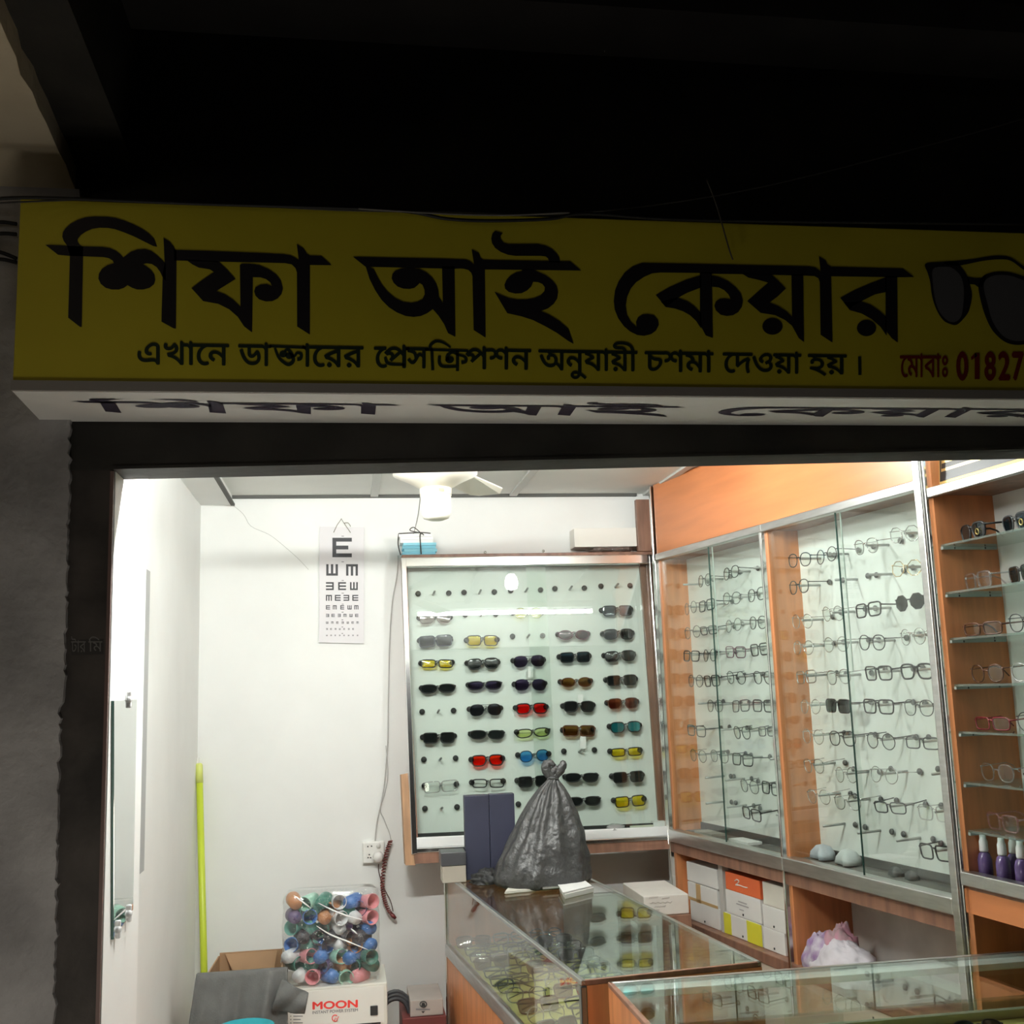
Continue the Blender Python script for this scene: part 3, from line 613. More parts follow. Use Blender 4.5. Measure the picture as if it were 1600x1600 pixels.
# pegs, plugs and the sunglasses on them
C5 = [  # row by row, five columns: (u, v, shape, frame, lens, words) or None lens for an empty peg
 [(678,928), (750,926), (823,923), (892,920), (964,916)],
 [(680,966,'wayfarer','taupe','taupe','pale grey-brown'), (752,961), (826,958,'round','silver','cream','pale yellow round'), (893,956), (965,954,'square','black','steel','square black with steel-blue lens')],
 [(680.5,1001.5,'wide','navy','grey','wide flat-topped navy'), (754,1001,'square','black','yellow','black square with yellow lens'), (826,995), (897,992,'oval','plum','plum','plum-pink oval'), (967,991,'wayfarer','black','smoke','glossy black with smoky lens')],
 [(683,1037,'rect','black','yellow','narrow black with yellow lens'), (755,1037,'wayfarer','black','dark','solid black'), (827,1033,'aviator','gunmetal','violet','violet-grey aviator'), (899,1027,'square','black','steel','square blue-grey'), (969,1025,'wayfarer','black','smoke','black with mirrored smoky lens')],
 [(684,1076,'sport','black','dark','black wraparound'), (757,1071,'sport','black','violet','black wraparound with grey-violet lens'), (829,1070,'aviator','gunmetal','violet','violet teardrop'), (901,1066,'oval','brown','brown','brown oval'), (972,1063,'square','black','dark','square solid black')],
 [(685,1113), (759,1109,'aviator','gunmetal','grey','grey aviator'), (831,1107,'wayfarer','black','red','black with red lens'), (905,1104,'wayfarer','black','dark','black browline'), (974,1099,'wayfarer','brown','rust','rusty brown')],
 [(686,1153,'square','black','dark','small square black'), (761,1148,'sport','black','dark','curved matte black'), (833,1145,'sport','black','palelime','half-rimmed pale lime'), (905,1142,'wide','brown','brown','flat-topped brown'), (978,1136,'wayfarer','black','teal','black with mirrored teal lens')],
 [(688,1188), (762,1188,'wayfarer','black','orange','black with bright orange-red lens'), (835,1181,'panto','black','blue','sky-blue lens'), (907,1175), (979,1175,'rect','black','yellow','rectangular black with yellow lens')],
 [(689,1229,'wide','clear','clear','colourless rimless'), (763,1224,'rect','black','clear','black-rimmed clear lens'), (834,1221,'square','black','dark','small black clip-on'), (909,1215,'sport','black','dark','wide black'), (982,1214,'square','black','dark','square matte black')],
 [(690,1265), (762,1262), (836,1258), (912,1252,'sport','black','dark','slim curved black'), (985,1252,'square','black','yellow','square black with bright yellow lens')]]
plug = MB().lathe([(0.0118, 0), (0.0118, 0.004), (0.009, 0.007)], n=14, axis='y').mesh('hole_plug'); plug.materials.append(MATTEBLACK)
pegm = MB().tube([(0, 0, 0), (0.002, -0.05, 0.006)], 0.0045, 8).mesh('nose_peg'); pegm.materials.append(mat('peg_grey', (0.28, 0.29, 0.28), 0.3, 0.4))
def place_part(nm, me, parent, loc, rot):
    o = bpy.data.objects.new(nm, me); o.parent = parent; COL.objects.link(o)
    o.location = Vector([float(c) for c in loc]) - world_loc(parent); o.rotation_euler = rot; return o
tilt = (-TH, 0, 0)
for ri, row in enumerate(C5):
    for ci, it in enumerate(row):
        u, v = it[0], it[1]
        c = cb(u, v, -DEP + 0.036)
        base = c + nb * 0.034
        place_part('nose_peg', pegm, case, base + np.array([0, 0, 0.002]), tilt)
        for sgn in (-1, 1):
            place_part('hole_plug', plug, case, base + np.array([sgn * 0.0655, -0.006, 0.007]), (R(180) - TH, 0, 0))
        if len(it) > 2:
            sh, fc, lc, wd = it[2:]
            lab = '%s %s, %s row down, %s column of back wall case' % (wd, 'spectacles' if lc == 'clear' else 'sunglasses', ORD[ri], ORD[ci])
            glasses('sunglasses' if lc != 'clear' else 'eyeglasses', lab, 'sunglasses' if lc != 'clear' else 'glasses', 'sunglasses in the back wall case', sh, fc, lc,
                    c, (-TH + R(rnd.uniform(-3, 6)), R(rnd.uniform(-2.5, 2.5)), R(rnd.uniform(-3, 3))), 0.030, 1.25 if fc == 'black' else 1.0)
for (u, v, w_, h_) in ((829, 1050, 8, 17), (911, 1160, 9, 19), (907, 1092, 8, 14)):
    MB().slab([cb(u - w_ / 2, v - h_ / 2, -0.05), cb(u + w_ / 2, v - h_ / 2, -0.05), cb(u + w_ / 2, v + h_ / 2, -0.05), cb(u - w_ / 2, v + h_ / 2, -0.05)], nb * 0.0008).build('price_tag', PAPER, case)
pk = cb(960, 1293, -0.045)
one('plastic_wrap', MB().lathe([(0.02, 0), (0.045, 0.008), (0.038, 0.02), (0.015, 0.028)], pk + np.array([0, 0, -0.012]), 14, wob=lambda i, a: 1 + .22 * math.sin(3 * a + i)), glassy('cloudy_plastic', (0.8, 0.8, 0.8), f0=0.08, body=0.45, body_col=(0.75, 0.75, 0.74)), 'crumpled clear plastic wrap on the floor of the back wall case', 'plastic wrap')
for i, (u, v, hw, nm) in enumerate(((1001, 1291, 0.050, 'pale yellow booklet lying inside the back wall case'), (1030, 1287, 0.030, 'white card standing at the corner inside the back wall case'))):
    p = cb(u, v, -0.05); one('booklet' if i == 0 else 'white_card', MB().box((p[0] - hw, p[1] - 0.02, p[2] - 0.012), (p[0] + hw, p[1] + 0.02, p[2] + 0.006 + i * 0.006)), [mat('pale_cream', (0.62, 0.63, 0.52), 0.6), PAPER][i], nm, ['booklet', 'card'][i])

# things on top of the case
zt_ = ztp + 0.006
r0 = onY(628, 864, 4.60); r1 = onY(684, 864, 4.60)
cols = [mat('sky_blue_card', (0.24, 0.62, 0.78), 0.6), mat('sky_blue_card_two', (0.30, 0.68, 0.82), 0.6), PAPER]
hgt = onY(655, 835, 4.60)[2] - zt_
n_b = 7
for k in range(n_b):
    z0 = zt_ + hgt * k / n_b; dx = rnd.uniform(-.006, .006)
    nm = 'white_booklet' if k >= 4 else 'blue_booklet'
    a0 = r0[0] + dx - (0.012 if k >= 4 else -0.003)
    one(nm, MB().box((a0, 4.585 + rnd.uniform(-.004, .004), z0 + 0.0004), (a0 + (r1[0] - r0[0]) * .92, 4.68, z0 + hgt / n_b)), cols[2] if k >= 4 else cols[k % 2],
        '%s booklet, %s from the bottom of the tied stack on the wall case' % ('white' if k >= 4 else 'sky-blue', ORD[k]), 'booklet', 'tied booklets on the wall case', bevel=0.001)
tx = onY(658, 850, 4.58)
m = MB(); zz = zt_ + hgt + 0.003
m.tube(spline([(tx[0], 4.581, zt_ + 0.002), (tx[0] - 0.004, 4.581, zz - 0.02), (tx[0], 4.582, zz), (tx[0] + 0.01, 4.64, zz), (tx[0] + 0.01, 4.675, zz)], 5), 0.0025, 6)
m.tube(spline([(r0[0] - 0.012, 4.59, zz), (tx[0], 4.582, zz + 0.002), (r1[0] - 0.03, 4.60, zz + 0.001)], 5), 0.0025, 6)
m.tube(spline([(tx[0], 4.582, zz), (tx[0] - 0.03, 4.582, zz + 0.025), (tx[0] - 0.045, 4.584, zz + 0.012), (tx[0], 4.58, zz), (tx[0] + 0.012, 4.575, zz - 0.01)], 6), 0.0022, 6)
m.tube(spline([(r0[0] - 0.013, 4.59, zz), (r0[0] - 0.016, 4.588, zt_ + hgt * .5), (r0[0] - 0.006, 4.588, zt_)], 5), 0.0025, 6)
one('tie_cord', m, mat('dark_string', (0.06, 0.055, 0.05), 0.8), 'dark string tied around the stack of blue and white booklets', 'string')
wb0, wb1 = onY(897, 852, 4.60), onY(993, 825, 4.60)
one('clear_packet', MB().lathe([(0.02, 0), (0.05, 0.004), (0.052, 0.016), (0.03, 0.024)], (onY(955, 858, 4.61)[0], 4.63, zt_), 20, wob=lambda i, a: (1.9 if abs(math.cos(a)) > .5 else 1.1) * (1 + .08 * math.sin(7 * a))), glassy('brownish_plastic', (0.62, 0.50, 0.46), f0=0.1, body=0.25, body_col=(0.4, 0.3, 0.26), bump=0.6), 'crumpled brownish clear packet under the white box on the wall case', 'packet')
one('white_box', MB().box((wb0[0], 4.59, zt_ + 0.0245), (wb1[0], 4.685, wb1[2])), mat('cream_card', (0.80, 0.79, 0.74), 0.6), 'long white cardboard box lying on top of the wall case', 'box', bevel=0.002)
bp0, bp1 = onY(995, 862, 4.60), onY(1012, 782, 4.60)
one('timber_block', MB().box((bp0[0], 4.57, zt_), (bp1[0], 4.60, bp1[2])), BROWN, 'brown upright board end standing at the right end of the wall case', 'board', bevel=0.002)

# ================================================================== left and back wall fittings
ec = thing('eye_chart', 'white tumbling-E eye test chart hanging on the back wall', 'eye chart', onY(534, 1005, YB - 0.012))
yc = YB - 0.010
MB().slab([onY(498.5, 1004, yc), onY(568.5, 1005.5, yc), onY(569, 824, yc), onY(499.5, 823, yc)], (0, 0.006, 0)).build('board', mat('chart_card', (0.68, 0.66, 0.68), 0.5), ec)
ecb = ec.children[0]
zq = lambda x, y: onY(480 + x * 0.15, 790 + y * 0.15, yc - 0.0008)
opt = MB()
def tumbling(x0, y0, x1, y1, d):
    def R4(a, b_, c, e):
        P = [(a, b_), (c, b_), (c, e), (a, e)]
        Q = []
        for p, q in P:
            if d == 'E': pass
            elif d == '3': p = 1 - p
            elif d == 'M': p, q = q, p
            elif d == 'W': p, q = q, 1 - p
            Q.append(zq(x0 + (x1 - x0) * p, y0 + (y1 - y0) * q))
        opt.add(Q, [(0, 1, 2, 3)])
    R4(0, 0, .2, 1); R4(.2, 0, 1, .2); R4(.2, .4, .82 if y1 - y0 > 150 else 1, .6); R4(.2, .8, 1, 1)
tumbling(262, 335, 465, 538, 'E')
for y0, y1, it in ((610, 730, [(198, 320, 'W'), (405, 528, 'M')]), (797, 880, [(195, 277, '3'), (322, 405, 'E'), (446, 527, 'W')]), (930, 992, [(195, 257, 'M'), (288, 348, 'E'), (378, 438, '3'), (470, 532, 'E')]),
                   (1038, 1082, [(195, 238, 'E'), (267, 307, 'M'), (345, 385, 'E'), (420, 463, 'W'), (490, 533, 'M')]), (1128, 1160, [(195, 228, '3'), (253, 287, 'E'), (318, 350, '3'), (377, 410, 'M'), (440, 472, 'W'), (500, 533, 'E')]),
                   (1207, 1230, [(196, 220, 'W'), (250, 273, 'M'), (303, 326, 'E'), (357, 381, '3'), (411, 434, 'W'), (462, 486, 'E'), (512, 535, 'M')]),
                   (1277, 1294, [(197, 214, '3'), (240, 257, 'E'), (287, 304, 'M'), (331, 348, 'W'), (377, 394, 'E'), (424, 441, '3'), (470, 487, 'E')]),
                   (1345, 1359, [(197, 212, 'W'), (242, 256, 'M'), (286, 300, 'E'), (331, 345, '3'), (378, 392, 'E'), (424, 438, 'W'), (470, 484, 'M'), (518, 532, 'E')])):
    for a, b_, d in it: tumbling(a, y0, b_, y1, d)
for x, y, wd in ((370, 319, 26), (370, 586, 26), (370, 780, 24), (370, 912, 24), (370, 1027, 22), (368, 1110, 20), (366, 1190, 18), (366, 1265, 16), (366, 1332, 16)):
    opt.add([zq(x - wd / 2, y - 3), zq(x + wd / 2, y - 3), zq(x + wd / 2, y + 3), zq(x - wd / 2, y + 3)], [(0, 1, 2, 3)])
opt.build('test_lettering', mat('chart_ink', (0.035, 0.035, 0.04), 0.6), ecb)
cord = MB(); cy = yc - 0.004
cord.tube([onY(480 + x * .15, 790 + y * .15, cy) for x, y in ((275, 280), (310, 205), (355, 140), (400, 205), (452, 282))], 0.0014, 6)
cord.tube(spline([onY(480 + x * .15, 790 + y * .15, cy) for x, y in ((385, 182), (420, 178), (440, 195), (452, 218))], 4), 0.0014, 6)
cord.build('hanging_cord', mat('olive_cord', (0.20, 0.19, 0.14), 0.8), ec)
nl = MB(); nl.tube([onY(480 + 355 * .15, 790 + 138 * .15, YB - 0.001), onY(480 + 355 * .15, 790 + 138 * .15, YB - 0.018)], 0.002, 6); nl.build('nail', CHROME, ec)

mi = thing('wall_mirror', 'tall narrow frameless mirror on the bright side of the left pillar', 'mirror', onX(190, 1450, XP))
MB().slab([onX(178, 1466, XP + .006), onX(208, 1421, XP + .006), onX(214, 1093, XP + .006), onX(178.5, 1095, XP + .006)], (-0.005, 0, 0)).build('mirror_glass', MIRROR, mi)
MB().slab([onX(177.3, 1468, XP + .0055), onX(178.6, 1466, XP + .0055), onX(179.2, 1095, XP + .0055), onX(177.8, 1095, XP + .0055)], (-0.005, 0, 0)).build('glass_edge', GLASSEDGE, mi)
clp = mat('clip_plastic', (0.75, 0.76, 0.77), 0.2)
for u, v in ((201, 1093), (201, 1427), (184, 1452)):
    p = onX(u, v, XP + 0.006)
    MB().lathe([(0.009, -0.002), (0.009, 0.004), (0.004, 0.007)], p, 10, 'x').build('clip', clp, mi)
    MB().box((p[0] - 0.004, p[1] - 0.005, p[2] - 0.018), (p[0] + 0.006, p[1] + 0.005, p[2] + 0.018)).build('clip', clp, mi, bevel=0.003)
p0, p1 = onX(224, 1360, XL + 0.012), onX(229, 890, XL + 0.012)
one('shadow_band_board', MB().box((XL + 0.001, p0[1] - 0.25, p0[2]), (XL + 0.014, p0[1], p1[2])), mat('shadow_band_grey', (0.36, 0.37, 0.37), 0.5), 'thin grey board for the shadow band on the left wall behind the pillar', 'board')  # thin board added where a shadow band runs along the wall

# crack and smudges of the back wall
for i, pts in enumerate(([(358, 785), (380, 803), (392, 822), (420, 835), (440, 850), (465, 872), (482, 890)],)):
    P = [onY(u, v, YB - 0.0004) for u, v in spline(pts, 4)]
    o = MB().tube(P, 0.0011, 4).build('crack_line', mat('crack_grey', (0.42, 0.42, 0.40), 0.9)); o['kind'] = 'structure'; o.name = 'trim_9'

so = thing('wall_socket', 'white electric socket with a plug on the back wall', 'socket', onY(583, 1331, YB))
MB().box(tuple(onY(567, 1349, YB - .012)[[0]]) + (YB - 0.022,) + tuple(onY(567, 1349, YB - .012)[[2]]), tuple(onY(600, 1314, YB - .012)[[0]]) + (YB,) + tuple(onY(600, 1314, YB - .012)[[2]])).build('plate', mat('socket_white', (0.78, 0.77, 0.74), 0.4), so, bevel=0.004)
sop = so.children[0]
for x, y in ((1072, 592), (1093, 590), (1080, 638), (1073, 655), (1088, 655)):
    MB().lathe([(0.0028, 0), (0.0028, 0.002)], onY(280 + x * .275, 1160 + y * .275, YB - 0.0245), 8, 'y').build('pin_hole', MATTEBLACK, sop)
MB().lathe([(0.010, 0), (0.010, 0.003)], onY(280 + 1133 * .275, 1160 + 590 * .275, YB - 0.0245), 14, 'y').build('switch', mat('socket_white2', (0.7, 0.69, 0.66), 0.4), sop)
pg = MB().lathe([(0.022, 0.004), (0.022, -0.02), (0.016, -0.03)], onY(280 + 1130 * .275, 1160 + 648 * .275, YB - 0.024), 18, 'y').build('plug', mat('plug_white', (0.70, 0.68, 0.66), 0.4), so)
GREYW = mat('grey_flex', (0.45, 0.44, 0.43), 0.6)
cable('socket_flex', [(606, 1160), (604, 1185), (600, 1229), (594, 1262), (589, 1285), (586, 1313)], YB - 0.012, 0.0022, 'grey flex running down the back wall into the socket', GREYW, 'flex')
cable('socket_flex', [(603, 1165), (606, 1210), (601, 1240), (594, 1264), (600, 1280), (608, 1300), (611, 1312)], YB - 0.008, 0.0016, 'thin grey flex branching to the right of the socket', GREYW, 'flex')
cable('case_flex', [(657, 775), (654, 800), (650, 820), (645, 838)], [4.3, 4.5, 4.60, 4.64], 0.0022, 'thin grey flex coming down from the fan to the wall case', GREYW, 'flex')
cable('case_flex', [(622, 868), (620, 900), (613, 940), (609, 1000), (607, 1080), (606, 1160)], YB - 0.014, 0.0022, 'grey flex falling beside the left edge of the wall case', GREYW, 'flex')
P = spline([onY(280 + x * .275, 1160 + y * .275, YB - 0.03) for x, y in ((1200, 560), (1180, 620), (1165, 700), (1155, 790), (1160, 860), (1175, 920), (1200, 970))], 30)
cc = MB(); HX = []
for i, p in enumerate(P):
    a = i * 1.05; HX.append((p[0] + 0.008 * math.cos(a), p[1] + 0.008 * math.sin(a), p[2]))
cc.tube(HX, 0.0026, 5)
q = [onY(280 + x * .275, 1160 + y * .275, YB - 0.03) for x, y in ((1200, 970), (1215, 985), (1230, 1000))]
co = thing('coiled_cord', 'dark red coiled cord hanging beside the wall socket', 'cord', P[-1])
cc.build('coil', mat('red_cord', (0.16, 0.035, 0.03), 0.5), co)
MB().tube(q, [0.006, 0.009, 0.006], 8).build('end_bead', mat('red_bead', (0.15, 0.03, 0.03), 0.4), co)
MB().tube(spline([onY(280 + x * .275, 1160 + y * .275, YB - 0.012) for x, y in ((1133, 690), (1135, 740), (1165, 830), (1200, 900), (1215, 960))], 5), 0.002, 5).build('flex', mat('brown_flex', (0.08, 0.04, 0.035), 0.6), co)

# ceiling fan
FY = 3.4; fc_ = onY(680, 735, FY); fx = fc_[0]
IV = mat('fan_ivory', (0.80, 0.76, 0.66), 0.3); 
fan = thing('ceiling_fan', 'ivory ceiling fan with a milky lamp cover beneath it', 'ceiling fan', (fx, FY, ZC))
zb_ = onY(680, 764, FY)[2]; rb = (onY(742, 742, FY)[0] - onY(610, 742, FY)[0]) / 2
MB().lathe([(0.03, 0), (0.055, 0.004), (0.085, 0.022), (rb, 0.045), (rb, 0.058), (rb * .8, 0.075), (0.06, 0.085)], (fx, FY, zb_), 32).build('motor_housing', IV, fan)
MB().lathe([(0.012, 0.085), (0.012, 0.16), (0.05, 0.165), (0.05, ZC - zb_)], (fx, FY, zb_), 16).build('down_rod', IV, fan)
zl0 = onY(680, 813, FY)[2]; rl = (onY(703, 785, FY)[0] - onY(656, 785, FY)[0]) / 2
lc = MB().lathe([(rl * .5, 0), (rl * .85, 0.006), (rl, 0.022), (rl * 1.02, zb_ - zl0 - 0.02)], (fx, FY, zl0), 24).build('lamp_cover', mat('milky_plastic', (0.80, 0.80, 0.70), 0.25), fan)
MB().lathe([(rl * 1.06, -0.022), (rl * 1.06, 0.0), (rl * .9, 0.004)], (fx, FY, zb_), 24).build('lamp_collar', IV, fan)
MB().box((fx + 0.005, FY - rl * 1.09, zb_ - 0.016), (fx + 0.022, FY - rl * 1.0, zb_ - 0.006)).build('rating_label', mat('gold_label', (0.45, 0.33, 0.12), 0.4), lc)
for an in (62, 182, 302):
    d = np.array([math.cos(R(an)), math.sin(R(an)), 0]); e = np.array([-d[1], d[0], 0]); o = np.array([fx, FY, zb_ + 0.058])
    MB().prism([o + d * 0.10 + e * 0.018, o + d * 0.16 + e * 0.055, o + d * 0.46 + e * 0.062, o + d * 0.49 + e * 0.04, o + d * 0.49 - e * 0.04, o + d * 0.46 - e * 0.062 + np.array([0, 0, .012]), o + d * 0.16 - e * 0.055 + np.array([0, 0, .012]), o + d * 0.10 - e * 0.018], (0, 0, 0.004)).build('blade', IV, fan)

# broom handle in the corner
bt, bb = onY(311, 1188, YB - 0.03), onY(319, 1522, YB - 0.14)
bd = (bb - bt) / np.linalg.norm(bb - bt); fl = bt + bd * (bt[2] - 0.03) / -bd[2]
br = thing('broom', 'lime green broom handle leaning in the left back corner', 'broom', fl)
LIME = mat('lime_plastic', (0.50, 0.60, 0.04), 0.4); LIME2 = mat('pale_lime', (0.62, 0.68, 0.18), 0.4)
MB().tube([bt + bd * 0.09, fl], 0.0135, 12).build('handle', LIME, br)
MB().tube([bt + bd * 0.012, bt + bd * 0.02, bt + bd * 0.09], [0.010, 0.0145, 0.0145], 12).build('cap', LIME2, br)
MB().tube(spline([bt + bd * 0.02 + np.array([-.009, 0, 0]), bt + np.array([-.006, 0, 0.004]), bt + np.array([0, 0, 0.014]), bt + np.array([.006, 0, 0.004]), bt + bd * 0.02 + np.array([.009, 0, 0])], 4), 0.002, 6).build('hanging_loop', PAPER, br)
MB().box((fl[0] - 0.0, fl[1] - 0.05, 0.0), (fl[0] + 0.03, fl[1] + 0.05, 0.09)).build('brush', mat('brush_green', (0.15, 0.25, 0.05), 0.8), br)

# ================================================================== wall cases along the right
D2 = ray(215, 1094)[:2]; D2 = -D2 / np.hypot(*D2)              # along the cases, towards the street
DA = np.array([D2[0], D2[1], 0]); NA = np.array([-D2[1], D2[0], 0])
if NA[0] < 0: NA = -NA
PA = onY(1037, 1050, 4.47); PA[2] = 0
def GA(u, v, off=0.0): return onP(u, v, PA + NA * off, NA)
def sA(u, v, off=0.0): return float((GA(u, v, off) - PA - NA * off) @ DA)
def QA(s, off, z): p = PA + DA * s + NA * off; return np.array([p[0], p[1], z])
def boxA(s0, s1, o0, o1, z0, z1, mb=None):
    return (mb or MB()).hexa([QA(s0, o0, z0), QA(s1, o0, z0), QA(s1, o1, z0), QA(s0, o1, z0), QA(s0, o0, z1), QA(s1, o0, z1), QA(s1, o1, z1), QA(s0, o1, z1)])
S1 = sA(1212, 1100); S2 = sA(1467, 1100)
ZT = GA(1200, 822)[2]; ZTI = GA(1200, 832)[2]
ZT = float(np.mean([GA(1027, 866)[2], GA(1425, 753)[2]])); ZTI = ZT - 0.028
ZR1 = float(np.mean([GA(1056, 1297)[2], GA(1488, 1400)[2]])); ZR0 = ZR1 - 0.047; ZW = ZR0 - 0.045
ZN0 = float(np.mean([GA(1096, 1447)[2], GA(1161, 1475)[2], GA(1230, 1504)[2]]))
BD, ND = 0.13, 0.24                     # depth to the back panel, depth of the niches
HALF = math.atan2(DA[0], -DA[1])
rotA = math.atan2(NA[1], NA[0]) - math.pi / 2     # front of the spectacles (local -y) faces out of the case (-NA)
def case_builder(nm, lab, s0, s1, seam, left_post, right_post):
    c = thing(nm, lab, 'display case', QA((s0 + s1) / 2, 0.1, ZN0 - 0.04))
    boxA(s0, s1, BD, BD + 0.008, ZR1 - 0.06, ZT + .01).build('back_panel', BOARD2, c)
    boxA(s0 - 0.001, s0 + 0.014, 0.006, ND, ZN0 - .02, ZT).build('side_panel', WOODV, c)
    boxA(s1 - 0.014, s1 + 0.001, 0.006, ND, ZN0 - .02, ZT).build('side_panel', WOODV, c)
    boxA(s0, s1, 0.004, ND, ZTI + 0.004, ZT).build('top_panel', BROWN, c)
    boxA(s0, s1, -0.012, 0.02, ZTI, ZT).build('top_rail', ALU, c, bevel=0.003)
    boxA(s0, s1, -0.018, 0.03, ZR0, ZR1).build('bottom_rail', ALU, c, bevel=0.004)
    boxA(s0, s1, 0.03, BD - .001, ZR1 - 0.03, ZR1 - 0.006).build('case_floor', mat('grey_felt', (0.14, 0.135, 0.125), 0.8), c)
    boxA(s0 + .014, s1 - .014, BD - .006, BD - .0005, ZR1 - .006, ZR1 + .022).build('gap_strip', mat('dark_strip', (0.09, 0.085, 0.08), 0.7), c)  # dark strip stands for the dark gap below the back panel
    boxA(s0, s1, 0.0, ND, ZW, ZR0).build('shelf_edge', BROWN, c)
    boxA(s0, s1, ND - 0.008, ND, ZN0, ZW).build('niche_back', GREYPANEL, c)
    boxA(s0, s1, -0.004, ND, ZN0 - 0.038, ZN0).build('niche_ledge', BROWN, c, bevel=0.003)
    boxA(s0 - 0.010, s0 + 0.004, -0.016, 0.012, ZN0 - 0.1, ZTI).build('post', CHROME, c, bevel=0.003)
    if right_post: boxA(s1 + 0.001, s1 + 0.030, -0.020, 0.014, ZN0 - 0.1, ZC - .001).build('post', ALU, c, bevel=0.004)
    if left_post: boxA(s0 - 0.022, s0 - 0.008, -0.016, 0.012, ZN0 - 0.1, ZC).build('post', CHROME, c, bevel=0.003)
    boxA(s0 + 0.004, seam + 0.012, 0.008, 0.012, ZR1 - 0.004, ZTI + .004).build('glass_pane', GLASS, c)
    boxA(seam, s1 - 0.01, -0.001, 0.003, ZR1 - 0.004, ZTI + .004).build('glass_pane', GLASS, c)
    boxA(seam - 0.0012, seam, -0.002, 0.004, ZR1 - 0.02, ZTI + .004).build('pane_edge', GLASSEDGE, c)
    boxA(seam + 0.012, seam + 0.0145, 0.0078, 0.0122, ZTI - 0.5, ZTI + .004).build('pane_edge', mat('pale_glass_edge', (0.55, 0.65, 0.60), 0.15), c)
    boxA(s0, s1, 0.0, ND, 0.0, ZN0 - 0.038).build('base_cabinet', mat('bounce_laminate', (0.62, 0.52, 0.42), 0.4), c)  # unseen base, made pale to bounce light under the back case
    boxA((s0 + s1) / 2 - 0.003, (s0 + s1) / 2 + 0.003, -0.001, 0.004, 0.06, ZN0 - 0.06).build('door_gap', MATTEBLACK, c)
    return c
seamA, seamB = sA(1121, 1090), sA(1328, 1090)
caseA = case_builder('spectacle_case', 'narrower far glass case of spectacle frames, beside the sunglasses case', 0.0, S1, seamA, True, False)
caseB = case_builder('spectacle_case', 'wider glass case of spectacle frames nearer the street', S1, S2, seamB, False, True)
one('fascia_board', boxA(0.004, S2, -0.004, 0.014, ZT + 0.0015, ZC - 0.003), WOOD, 'broad orange wooden fascia board above the two spectacle cases', 'panel')
rodm = MB().tube([(0, 0, 0), (0, -0.085, -0.002)], 0.0042, 8).mesh('nose_rod'); rodm.materials.append(mat('rod_grey', (0.42, 0.43, 0.42), 0.3, 0.3))
plugA = MB().lathe([(0.0095, 0), (0.0095, 0.004), (0.007, 0.007)], n=12, axis='y').mesh('hole_plug'); plugA.materials.append(mat('plug_grey', (0.10, 0.10, 0.10), 0.4))
F = 0.042        # how far behind the pane the frames hang
FR_A = [ # (u, v, shape, frame, lens) or (u, v) for a bare peg
 [(1067,915), (1100,907,'round','black','clear'), (1141,895,'panto','black','clear'), (1177,889)],
 [(1078,950,'round','gunmetal','clear'), (1103,946,'square','black','clear'), (1142,935,'panto','gunmetal','clear'), (1181,929,'panto','black','clear')],
 [(1081,988,'round','gunmetal','clear'), (1106,985,'rect','gunmetal','clear'), (1145,977,'round','gunmetal','clear'), (1183,973,'panto','black','clear')],
 [(1079,1025,'square','black','clear'), (1108,1024,'round','black','clear'), (1148,1019,'square','plum','clear'), (1186,1015,'square','black','clear')],
 [(1086,1064,'round','black','clear'), (1111,1064,'square','black','clear'), (1149,1059,'round','black','clear'), (1192,1059,'panto','black','clear')],
 [(1090,1101), (1116,1103,'panto','gunmetal','clear'), (1156,1103,'square','grey','clear'), (1192,1103,'square','black','clear')],
 [(1087,1142,'square','grey','clear'), (1125,1142), (1158,1145,'panto','black','clear'), (1198,1143,'rect','grey','clear')],
 [(1090,1181,'round','gunmetal','clear'), (1123,1182,'panto','gunmetal','clear'), (1159,1187,'square','black','clear'), (1203,1188)],
 [(1101,1217), (1132,1221), (1170,1229,'panto','grey','clear'), (1204,1232,'square','black','clear')],
 [(1102,1257), (1135,1263), (1173,1272,'square','black','clear'), (1212,1275)]]
FR_B = [
 [(1248,875,'panto','black','clear'), (1290,868,'round','black','clear'), (1352,854,'panto','silver','clear'), (1412,835,'octagon','silver','clear')],
 [(1247,917,'panto','black','clear'), (1304,908), (1357,900), (1415,888,'octagon','gold','clear')],
 [(1252,971,'round','silver','clear'), (1300,959,'round','silver','clear'), (1355,953,'square','black','clear'), (1420,941,'octagon','black','smoke')],
 [(1254,1012,'round','silver','clear'), (1305,1007,'round','silver','clear'), (1361,1004,'panto','black','clear'), (1425,995,'round','silver','clear')],
 [(1258,1058,'square','silver','clear'), (1309,1058,'panto','silver','clear'), (1371,1052,'square','black','clear'), (1431,1049,'wayfarer','black','clear')],
 [(1265,1104,'round','silver','clear'), (1308,1103,'square','black','smoke'), (1371,1104,'square','black','clear'), (1434,1106,'panto','gunmetal','clear')],
 [(1269,1151,'round','silver','clear'), (1315,1154,'panto','black','clear'), (1375,1158,'round','black','clear'), (1440,1161,'rect','grey','clear')],
 [(1270,1197,'panto','silver','clear'), (1321,1211,'round','silver','clear'), (1380,1211,'round','silver','clear'), (1455,1212)],
 [(1278,1245,'round','silver','clear'), (1323,1254,'panto','silver','clear'), (1389,1262,'rect','grey','clear'), (1460,1271,'square','clear','clear')],
 [(1285,1293), (1339,1304), (1400,1316), (1460,1332,'square','black','clear')]]
CW = {'black': 'black', 'gunmetal': 'dark metal', 'silver': 'thin silver', 'gold': 'thin gold', 'plum': 'plum', 'grey': 'grey', 'clear': 'colourless', 'brown': 'brown', 'red': 'maroon', 'pink': 'pinkish clear'}
SW = {'panto': 'rounded', 'round': 'round', 'square': 'square', 'rect': 'rectangular', 'octagon': 'eight-sided', 'wayfarer': 'thick-browed', 'aviator': 'teardrop'}
